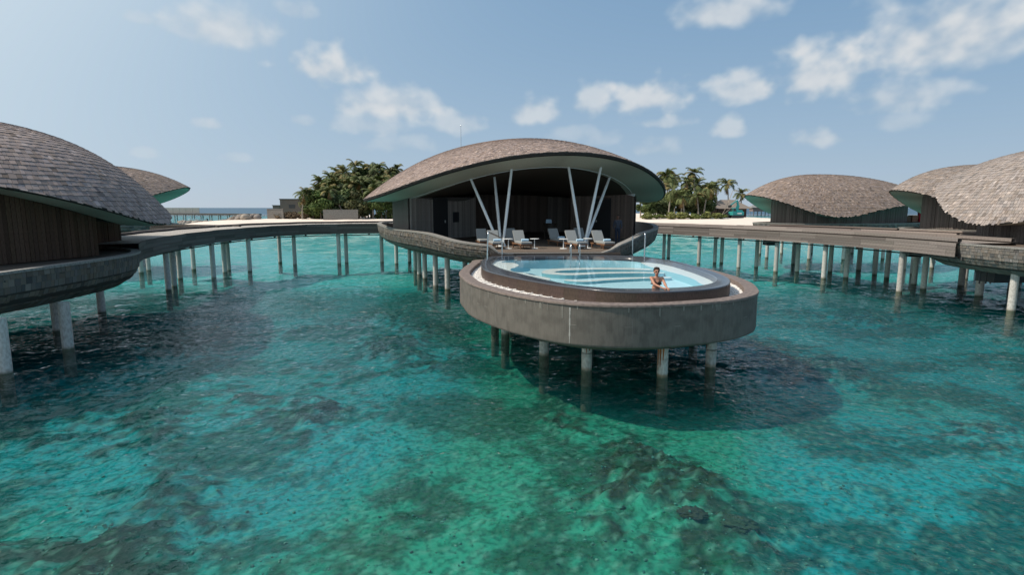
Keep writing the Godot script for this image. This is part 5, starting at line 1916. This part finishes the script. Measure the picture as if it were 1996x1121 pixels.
# ---------------------------------------------------------------- terrace furniture
func lounger() -> Node3D:
	var t := Node3D.new()
	var mb := MB.new()
	for sx in [-0.32, 0.32]: mb.bar(Vector3(sx, 0.27, -0.95), Vector3(sx, 0.27, 0.98), 0.05, 0.08, Color(0.22, 0.12, 0.07))
	for z in [-0.9, -0.1, 0.95]: mb.bar(Vector3(-0.29, 0.27, z), Vector3(0.29, 0.27, z), 0.05, 0.06, Color(0.22, 0.12, 0.07))
	part("frame", mb.mesh(), mat.wood, t)
	for q in [[-0.32, -0.75], [0.32, -0.75], [-0.32, 0.8], [0.32, 0.8]]:
		mb = MB.new(); mb.box(Vector3(q[0], 0.115, q[1]), Vector3(0.06, 0.23, 0.06), Color(0.24, 0.13, 0.08)); part("leg", mb.mesh(), mat.wood, t)
	mb = MB.new(); mb.cbox(Vector3(0, 0.375, 0.3), Vector3(0.66, 0.12, 1.38), 0.035)
	part("mattress", mb.mesh(), mat.cushion, t)
	mb = MB.new()
	var a := Vector3(0, 0.36, -0.40); var b := Vector3(0, 1.02, -0.88)
	var d := (b - a).normalized()
	var nn := Vector3(0, -d.z, d.y)
	var hx := Vector3(0.33, 0, 0)
	mb.obox((a + b) * .5, hx, d * a.distance_to(b) * .5, nn * 0.055, Color.WHITE)
	part("backrest", mb.mesh(), mat.cushion, t)
	return t

func make_furniture() -> void:
	var proto := lounger()
	var spots := [[-0.95, -31.9, 0.22, "front-row sun lounger by the left handrail, left of the first side table"], [0.55, -31.9, 0.28, "front-row sun lounger at the right foot of the left V strut"], [3.55, -31.9, 0.32, "front-row sun lounger directly behind the pool ladder"], [5.05, -31.9, 0.30, "rightmost front-row sun lounger, nearest the right terrace door"], [-1.75, -34.3, 0.2, "back-row sun lounger behind the left handrail"], [0.05, -34.9, 0.25, "back-row sun lounger behind the left V strut"], [2.75, -34.6, 0.32, "back-row sun lounger with towel left of the pool ladder"], [4.45, -35.8, 0.3, "back-row sun lounger behind the right V strut"]]
	for i in spots.size():
		var e: Array = spots[i]
		var o: Node3D = proto if i == 0 else proto.duplicate()
		o.name = numbered("sun_lounger")
		add_child(o)
		o.position = Vector3(e[0], 2.752, e[1]); o.rotation.y = e[2]; o.scale = Vector3.ONE * 0.93
		tag(o, e[3], "sun lounger", "sun loungers on the terrace")
		if i < 4 or i == 6:
			var mb := MB.new()
			mb.tube([Vector3(-0.2, 0.07, 0), Vector3(0, 0.075, 0), Vector3(0.2, 0.07, 0)], [0.07, 0.075, 0.07], 10)
			var tw := part("rolled_towel", mb.mesh(), mat.towel, self)
			tw.position = o.transform * Vector3(0.02, 0.437, 0.55); tw.rotation.y = e[2]
			tag(tw, ["rolled pale blue towel on the lounger by the left handrail", "rolled pale blue towel on the lounger beside the left V strut", "rolled pale blue towel on the lounger behind the pool ladder", "rolled pale blue towel on the rightmost front lounger", "", "", "rolled pale blue towel on the back lounger left of the ladder"][i], "towel", "towels on the loungers")
	var tabs := [[-0.2, -31.6, "white pedestal side table by the left handrail"], [1.25, -31.7, "white pedestal side table right of the second front lounger"], [2.85, -31.6, "white pedestal side table left of the pool ladder"], [4.25, -32.0, "white pedestal side table between the two right front loungers"]]
	for e in tabs:
		var t := thing("side_table", e[2], "side table", Vector3(e[0], 2.752, e[1]), 0.0, "side tables between the loungers")
		var mb := MB.new(); mb.lathe(Vector3(0, 0.52, 0), [[0.0, 0.0], [0.25, 0.0], [0.26, 0.015], [0.25, 0.03], [0.0, 0.03]], 20); part("table_top", mb.mesh(), mat.white_paint, t)
		mb = MB.new(); mb.tube([Vector3(0, 0.02, 0), Vector3(0, 0.52, 0)], [0.025, 0.025], 10); part("stem", mb.mesh(), mat.white_paint, t)
		mb = MB.new(); mb.lathe(Vector3.ZERO, [[0.0, 0.025], [0.19, 0.018], [0.2, 0.0]], 20); part("base", mb.mesh(), mat.white_paint, t)
	# towel stand in the dark room
	var c := thing("towel_stand", "dark towel stand with folded blue towels inside the dark room", "stand", Vector3(2.75, 2.752, -41.5))
	var mb := MB.new()
	for q in [[-0.4, -0.2], [0.4, -0.2], [-0.4, 0.2], [0.4, 0.2]]: mb.box(Vector3(q[0], 0.55, q[1]), Vector3(0.06, 1.1, 0.06), Color(0.06, 0.045, 0.035))
	mb.box(Vector3(0, 1.12, 0), Vector3(0.95, 0.05, 0.5), Color(0.06, 0.045, 0.035)); mb.box(Vector3(0, 0.4, 0), Vector3(0.8, 0.04, 0.4), Color(0.06, 0.045, 0.035))
	part("frame", mb.mesh(), mat.wood, c)
	for i in 3:
		var o := MB.new(); o.cbox(Vector3(0, 0.045, 0), Vector3(0.42 - 0.02 * i, 0.085, 0.3), 0.025)
		var p := part("folded_towel", o.mesh(), mat.towel, self)
		p.position = Vector3(2.65, 3.898 + i * 0.088, -41.45)
		tag(p, ["bottom folded blue towel on the dark towel stand", "middle folded blue towel on the dark towel stand", "top folded blue towel on the dark towel stand"][i], "towel", "folded towels in the room")
	# goods at the far right between the villas
	var d := thing("service_deck", "small service deck seen in the gap between the two right villas", "deck", Vector3(41.5, 0, -60))
	mb = MB.new(); mb.box(Vector3(0, 3.4, 0), Vector3(10, 0.3, 5), Color(0.08, 0.07, 0.065)); part("deck_slab", mb.mesh(), mat.wood, d)
	for q in [[-4.5, -2], [4.5, -2], [-4.5, 2], [4.5, 2], [0, 2]]: pile(d, q[0], q[1], 3.26, 0.18)
	mb = MB.new(); mb.box(Vector3(-0.95, 4.4, 0.6), Vector3(0.35, 1.8, 0.35), Color(0.34, 0.26, 0.20)); part("post", mb.mesh(), mat.wood, d)
	for e in [[40.35, 0.7, 0.62, Color(0.24, 0.165, 0.12), "brown wooden crate on the service deck, left of the orange one"], [41.1, 0.66, 0.7, Color(0.42, 0.22, 0.15), "orange-brown wooden crate on the service deck beside the red cover"]]:
		var t := thing("crate", e[4], "crate", Vector3(e[0], 3.552, -58.9), 0.1)
		mb = MB.new(); mb.box(Vector3(0, e[2] * .5, 0), Vector3(e[1] - .06, e[2] - .02, 0.6), e[3] * 0.6); part("inner_box", mb.mesh(), mat.wood, t)
		for i in 3:
			mb = MB.new(); mb.box(Vector3(0, e[2] * (i + .5) / 3.0, 0.31), Vector3(e[1], e[2] / 3.0 - 0.03, 0.03), e[3]); part("slat", mb.mesh(), mat.wood, t)
	mb = MB.new()
	var rows := []
	for j in 7:
		var row := PackedVector3Array()
		for i in 13:
			var u := i / 12.0; var v := j / 6.0
			row.append(Vector3(41.5 + u * 0.7 - v * .05, 4.66 - v * 1.08 - 0.1 * pow(absf(u - .4), 1.2), -58.6 + 0.10 * sin(u * 17.0 + v * 2.0) * (0.4 + v)))
		rows.append(row)
	mb.grid(rows, false, null, true)
	var rows2 := []
	for row in rows:
		var rr := PackedVector3Array()
		for p in row: rr.append(p + Vector3(0, 0, -0.25))
		rows2.append(rr)
	mb.grid(rows2, false, null, false)
	var cloth := part("red_cover", mb.mesh(), mat.red_cloth, self)
	tag(cloth, "bright red cloth cover hanging beside the crates at right", "cloth")

# ---------------------------------------------------------------- people (tapered bones blended into one skin)
# bones: [a, b, radius a, radius b]; meshed with surface nets on a grid
func skin(mb: MB, bones: Array, cell: float, k: float, col: Callable, keep = null) -> void:
	var lo := Vector3(1e9, 1e9, 1e9); var hi := -lo
	for b in bones:
		var rr: float = maxf(b[2], b[3]) + k
		for p in [b[0], b[1]]:
			lo = lo.min(p - Vector3.ONE * (rr + cell * 2)); hi = hi.max(p + Vector3.ONE * (rr + cell * 2))
	var n := Vector3i(((hi - lo) / cell).ceil()) + Vector3i.ONE
	var f := PackedFloat32Array()
	f.resize(n.x * n.y * n.z)
	f.fill(1.0)
	for b in bones:
		var pa: Vector3 = b[0]; var pb: Vector3 = b[1]
		var ra: float = b[2]; var rb: float = b[3]
		var m := maxf(ra, rb) + k + cell * 1.5
		var i0 := Vector3i(((pa.min(pb) - Vector3.ONE * m - lo) / cell).floor()).clamp(Vector3i.ZERO, n - Vector3i.ONE)
		var i1 := Vector3i(((pa.max(pb) + Vector3.ONE * m - lo) / cell).ceil()).clamp(Vector3i.ZERO, n - Vector3i.ONE)
		var ab := pb - pa
		var l2 := maxf(ab.length_squared(), 1e-9)
		for z in range(i0.z, i1.z + 1):
			for y in range(i0.y, i1.y + 1):
				var at := (z * n.y + y) * n.x
				for x in range(i0.x, i1.x + 1):
					var p := lo + Vector3(x, y, z) * cell
					var t := clampf((p - pa).dot(ab) / l2, 0.0, 1.0)
					var d := p.distance_to(pa + ab * t) - lerpf(ra, rb, t)
					var o := f[at + x]
					var h := maxf(k - absf(o - d), 0.0) / k
					f[at + x] = minf(o, d) - h * h * k * 0.25
	var vid := PackedInt32Array()
	vid.resize(f.size())
	vid.fill(-1)
	var base := mb.v.size()
	var verts := PackedVector3Array()
	var step := [0, 1, n.x, n.x + 1, n.x * n.y, n.x * n.y + 1, n.x * n.y + n.x, n.x * n.y + n.x + 1]
	var off := [Vector3(0, 0, 0), Vector3(1, 0, 0), Vector3(0, 1, 0), Vector3(1, 1, 0), Vector3(0, 0, 1), Vector3(1, 0, 1), Vector3(0, 1, 1), Vector3(1, 1, 1)]
	var edges := [[0, 1], [2, 3], [4, 5], [6, 7], [0, 2], [1, 3], [4, 6], [5, 7], [0, 4], [1, 5], [2, 6], [3, 7]]
	for z in n.z - 1:
		for y in n.y - 1:
			for x in n.x - 1:
				var i := (z * n.y + y) * n.x + x
				var neg := 0
				for s in step:
					if f[i + s] < 0.0: neg += 1
				if neg == 0 or neg == 8: continue
				var acc := Vector3.ZERO; var cnt := 0
				for e in edges:
					var a: float = f[i + step[e[0]]]; var b: float = f[i + step[e[1]]]
					if (a < 0.0) != (b < 0.0):
						acc += off[e[0]].lerp(off[e[1]], a / (a - b)); cnt += 1
				vid[i] = verts.size()
				verts.append(lo + (Vector3(x, y, z) + acc / cnt) * cell)
	var nn := PackedVector3Array()
	nn.resize(verts.size())
	var quads := []
	for z in range(1, n.z - 1):
		for y in range(1, n.y - 1):
			for x in range(1, n.x - 1):
				var i := (z * n.y + y) * n.x + x
				var a := f[i]
				for ax in 3:
					var st: int = [1, n.x, n.x * n.y][ax]
					var b := f[i + st]
					if (a < 0.0) == (b < 0.0): continue
					var u: int = [n.x, n.x * n.y, 1][ax]; var w: int = [n.x * n.y, 1, n.x][ax]
					var q := [vid[i - u - w], vid[i - w], vid[i], vid[i - u]]
					if q[0] < 0 or q[1] < 0 or q[2] < 0 or q[3] < 0: continue
					if a >= 0.0: q = [q[3], q[2], q[1], q[0]]
					quads.append(q)
	for q in quads:
		var fn := (verts[q[2]] - verts[q[0]]).cross(verts[q[3]] - verts[q[1]])
		for v in q: nn[v] += fn
		mb.ix.append(base + q[0]); mb.ix.append(base + q[2]); mb.ix.append(base + q[1])
		mb.ix.append(base + q[0]); mb.ix.append(base + q[3]); mb.ix.append(base + q[2])
	for i in verts.size():
		mb.v.append(verts[i]); mb.n.append(nn[i].normalized()); mb.c.append(col.call(verts[i]))

func hand_bones(wrist: Vector3, palm_end: Vector3, side: Vector3, down: Vector3) -> Array:
	# a palm and five fingers bent over an edge; side points to the thumb
	var o := []
	var f := (palm_end - wrist).normalized()
	for s in [-0.025, -0.008, 0.010, 0.026]:
		o.append([wrist + side * s * 0.6, palm_end + side * s, 0.017, 0.014])
		var len := 0.042 if absf(s) < 0.02 else 0.035
		var p: Vector3 = palm_end + side * s
		var k := p + (f * 0.8 + down * 0.25).normalized() * len
		o.append([p, k, 0.0095, 0.0088])
		o.append([k, k + (f * 0.25 + down * 0.95).normalized() * len * 0.8, 0.0088, 0.0078])
	var tb := wrist + f * 0.03 + side * 0.028
	var tk := tb + (f * 0.6 + side * 0.7).normalized() * 0.038
	o.append([tb, tk, 0.012, 0.0105]); o.append([tk, tk + (f * 0.9 + side * 0.15).normalized() * 0.03, 0.0105, 0.009])
	return o

func make_people() -> void:
	var flesh := Color(0.43, 0.205, 0.13)
	var fc := func(_p: Vector3) -> Color: return flesh
	# bather leaning on the weir edge
	var org := Vector3(4.30, 2.648, -16.88)
	var t := thing("person", "woman in black bikini top and sunglasses leaning on the pool's front edge", "person", org, -0.05)
	var mb := MB.new()
	var sl := Vector3(-0.165, 0.285, 0.07); var sr := Vector3(0.165, 0.275, 0.07)
	var el := Vector3(-0.095, 0.115, 0.27); var er := Vector3(0.215, 0.11, 0.26)
	var wl := Vector3(0.085, 0.045, 0.46); var wr := Vector3(0.225, 0.045, 0.47)
	var body := [[Vector3(0, -0.42, -0.06), Vector3(0, -0.2, -0.04), 0.12, 0.125], [Vector3(-0.07, -0.26, -0.05), Vector3(0.07, -0.26, -0.05), 0.11, 0.11],
		[Vector3(0, -0.2, -0.04), Vector3(0, -0.02, 0.0), 0.115, 0.095], [Vector3(-0.03, -0.02, 0.0), Vector3(0.03, -0.02, 0.0), 0.085, 0.085], [Vector3(0, -0.02, 0.0), Vector3(0, 0.16, 0.04), 0.09, 0.10],
		[Vector3(-0.07, 0.17, 0.045), Vector3(0.07, 0.17, 0.045), 0.085, 0.085], [Vector3(-0.105, 0.265, 0.06), Vector3(0.105, 0.26, 0.06), 0.055, 0.055],
		[Vector3(-0.062, 0.135, 0.10), Vector3(-0.06, 0.14, 0.115), 0.055, 0.05], [Vector3(0.062, 0.135, 0.10), Vector3(0.06, 0.14, 0.115), 0.055, 0.05],
		[Vector3(0, 0.26, 0.055), Vector3(-0.004, 0.385, 0.075), 0.05, 0.043],
		[sl, el, 0.047, 0.036], [el, wl, 0.036, 0.023], [sr, er, 0.047, 0.036], [er, wr, 0.036, 0.023]]
	for s in [-0.085, 0.085]: body.append([Vector3(s, -0.32, -0.05), Vector3(s * 0.9, -0.5, -0.05), 0.085, 0.075])
	skin(mb, body, 0.013, 0.035, fc)
	# head
	var hc := Vector3(-0.008, 0.475, 0.085)
	var head := [[hc + Vector3(0, 0.025, -0.015), hc + Vector3(0, 0.035, -0.02), 0.082, 0.08], [hc + Vector3(0, -0.01, 0.012), hc + Vector3(0, -0.055, 0.022), 0.07, 0.052], [hc + Vector3(0, -0.075, 0.03), hc + Vector3(0, -0.088, 0.038), 0.036, 0.026],
		[hc + Vector3(0, 0.015, 0.078), hc + Vector3(0, -0.022, 0.096), 0.011, 0.015], [hc + Vector3(-0.02, -0.056, 0.076), hc + Vector3(0.02, -0.056, 0.076), 0.0085, 0.0085],
		[hc + Vector3(-0.078, 0.01, -0.01), hc + Vector3(-0.074, -0.025, -0.004), 0.013, 0.010], [hc + Vector3(0.078, 0.01, -0.01), hc + Vector3(0.074, -0.025, -0.004), 0.013, 0.010], [Vector3(-0.004, 0.36, 0.07), hc + Vector3(0, -0.04, 0.0), 0.043, 0.05]]
	skin(mb, head, 0.0055, 0.014, func(p: Vector3) -> Color: return Color(0.42, 0.14, 0.12) if (p - hc - Vector3(0, -0.056, 0.084)).length() < 0.021 else flesh)
	skin(mb, hand_bones(wl, wl + Vector3(0.055, -0.012, 0.065), Vector3(0.75, 0, -0.6).normalized(), Vector3(0.2, -0.95, 0.2).normalized()), 0.0042, 0.007, fc)
	skin(mb, hand_bones(wr, wr + Vector3(0.015, -0.012, 0.085), Vector3(-1, 0, 0.1).normalized(), Vector3(0.05, -0.97, 0.2).normalized()), 0.0042, 0.007, fc)
	part("body", mb.mesh(), mat.flesh, t)
	mb = MB.new()
	var hair := [[hc + Vector3(0, 0.05, -0.035), hc + Vector3(0, 0.01, -0.05), 0.088, 0.085], [hc + Vector3(-0.03, 0.075, -0.01), hc + Vector3(0.03, 0.075, -0.01), 0.058, 0.058], [hc + Vector3(-0.05, 0.03, -0.03), hc + Vector3(-0.045, -0.03, -0.035), 0.045, 0.03], [hc + Vector3(0.05, 0.03, -0.03), hc + Vector3(0.045, -0.03, -0.035), 0.045, 0.03], [hc + Vector3(0, 0.0, -0.10), hc + Vector3(0.0, -0.02, -0.13), 0.045, 0.04], [hc + Vector3(0, -0.02, -0.13), hc + Vector3(0.02, -0.16, -0.12), 0.032, 0.016]]
	skin(mb, hair, 0.009, 0.02, func(p: Vector3) -> Color: return Color(0.02, 0.013, 0.01))
	part("hair", mb.mesh(), mat.cloth, t)
	mb = MB.new()
	for s in [-1.0, 1.0]:
		var rows := []
		for j in 4:
			var row := PackedVector3Array()
			for i in 12:
				var a := TAU * i / 12.0
				var rr: float = [0.001, 0.016, 0.021, 0.021][j]
				row.append(hc + Vector3(s * 0.032 + cos(a) * rr * 1.15, 0.012 + sin(a) * rr, 0.094 - 0.3 * absf(cos(a) * rr) - (0.006 if j == 3 else 0.0)))
			rows.append(row)
		mb.grid(rows, true, null, false, Color(0.02, 0.018, 0.018))
		mb.bar(hc + Vector3(s * 0.055, 0.018, 0.085), hc + Vector3(s * 0.083, 0.015, -0.01), 0.005, 0.007, Color(0.02, 0.02, 0.02))
	mb.bar(hc + Vector3(-0.012, 0.018, 0.096), hc + Vector3(0.012, 0.018, 0.096), 0.005, 0.005, Color(0.02, 0.02, 0.02))
	part("sunglasses", mb.mesh(), mat.gloss_black, t)
	mb = MB.new()
	var bra := [[Vector3(-0.066, 0.128, 0.104), Vector3(-0.06, 0.14, 0.128), 0.066, 0.056], [Vector3(0.066, 0.128, 0.104), Vector3(0.06, 0.14, 0.128), 0.066, 0.056]]
	skin(mb, bra, 0.008, 0.01, func(_p: Vector3) -> Color: return Color(0.018, 0.017, 0.018))
	var band := []; var br := []
	for i in 17:
		var a := TAU * i / 16.0
		band.append(Vector3(cos(a) * 0.158, 0.108, 0.04 + sin(a) * 0.093)); br.append(0.014)
	mb.tube(band, br, 6, Color(0.018, 0.017, 0.018), false)
	for s in [-1.0, 1.0]: mb.tube([Vector3(s * 0.06, 0.18, 0.148), Vector3(s * 0.062, 0.26, 0.118), Vector3(s * 0.055, 0.318, 0.06)], [0.007, 0.006, 0.006], 5, Color(0.018, 0.017, 0.018))
	part("bikini_top", mb.mesh(), mat.cloth, t)
	# attendant standing in the shade by the right terrace door
	t = thing("person", "standing person in dark clothes in the shade by the right terrace door", "person", Vector3(6.75, 2.752, -36.6), -0.25)
	mb = MB.new()
	var dark := func(p: Vector3) -> Color:
		if p.y > 1.47 or (p.y < 0.93 and p.y > 0.80 and absf(p.x) > 0.2): return Color(0.16, 0.085, 0.055)
		if p.y < 0.07: return Color(0.02, 0.02, 0.02)
		return Color(0.02, 0.032, 0.06) if p.y < 0.98 else Color(0.05, 0.06, 0.085)
	var bd := [[Vector3(-0.09, 0.5, 0.01), Vector3(-0.09, 0.92, 0), 0.062, 0.092], [Vector3(-0.10, 0.09, -0.02), Vector3(-0.09, 0.5, 0.01), 0.045, 0.06], [Vector3(-0.10, 0.04, -0.04), Vector3(-0.11, 0.035, 0.15), 0.042, 0.036],
		[Vector3(0.09, 0.5, 0.01), Vector3(0.09, 0.92, 0), 0.062, 0.092], [Vector3(0.10, 0.09, -0.02), Vector3(0.09, 0.5, 0.01), 0.045, 0.06], [Vector3(0.10, 0.04, -0.04), Vector3(0.11, 0.035, 0.15), 0.042, 0.036],
		[Vector3(0, 0.95, 0), Vector3(0, 1.15, 0), 0.13, 0.12], [Vector3(-0.05, 1.15, 0), Vector3(-0.08, 1.36, 0), 0.10, 0.11], [Vector3(0.05, 1.15, 0), Vector3(0.08, 1.36, 0), 0.10, 0.11], [Vector3(-0.14, 1.43, -0.01), Vector3(0.14, 1.43, -0.01), 0.06, 0.06],
		[Vector3(0, 1.42, 0), Vector3(0, 1.56, 0.02), 0.06, 0.052], [Vector3(-0.19, 1.42, 0), Vector3(-0.25, 1.13, 0.0), 0.056, 0.044], [Vector3(-0.25, 1.13, 0.0), Vector3(-0.23, 0.89, 0.09), 0.042, 0.03], [Vector3(0.19, 1.42, 0), Vector3(0.25, 1.13, 0.0), 0.056, 0.044], [Vector3(0.25, 1.13, 0.0), Vector3(0.23, 0.89, 0.09), 0.042, 0.03],
		[Vector3(0, 1.67, 0.01), Vector3(0, 1.685, 0.0), 0.088, 0.09], [Vector3(0, 1.62, 0.03), Vector3(0, 1.58, 0.045), 0.06, 0.045], [Vector3(0, 1.66, 0.10), Vector3(0, 1.635, 0.115), 0.011, 0.013]]
	skin(mb, bd, 0.016, 0.035, dark)
	for s in [-1.0, 1.0]:
		var w := Vector3(s * 0.23, 0.885, 0.092)
		skin(mb, hand_bones(w, w + Vector3(0, -0.075, 0.02), Vector3(-s * 0.2, 0, 1).normalized(), Vector3(-s * 0.6, -0.4, 0.3).normalized()), 0.0055, 0.007, func(_p): return Color(0.16, 0.085, 0.055))
	part("body", mb.mesh(), mat.cloth, t)
	mb = MB.new()
	skin(mb, [[Vector3(0, 1.71, -0.015), Vector3(0, 1.68, -0.03), 0.093, 0.09]], 0.012, 0.02, func(_p): return Color(0.015, 0.012, 0.011))
	part("hair", mb.mesh(), mat.cloth, t)

func _ready() -> void:
	rng.seed = 7
	make_world()
	make_materials()
	make_sea()
	make_pavilion()
	make_pods()
	make_pool()
	make_walkways()
	make_island()
	make_far()
	make_furniture()
	make_people()
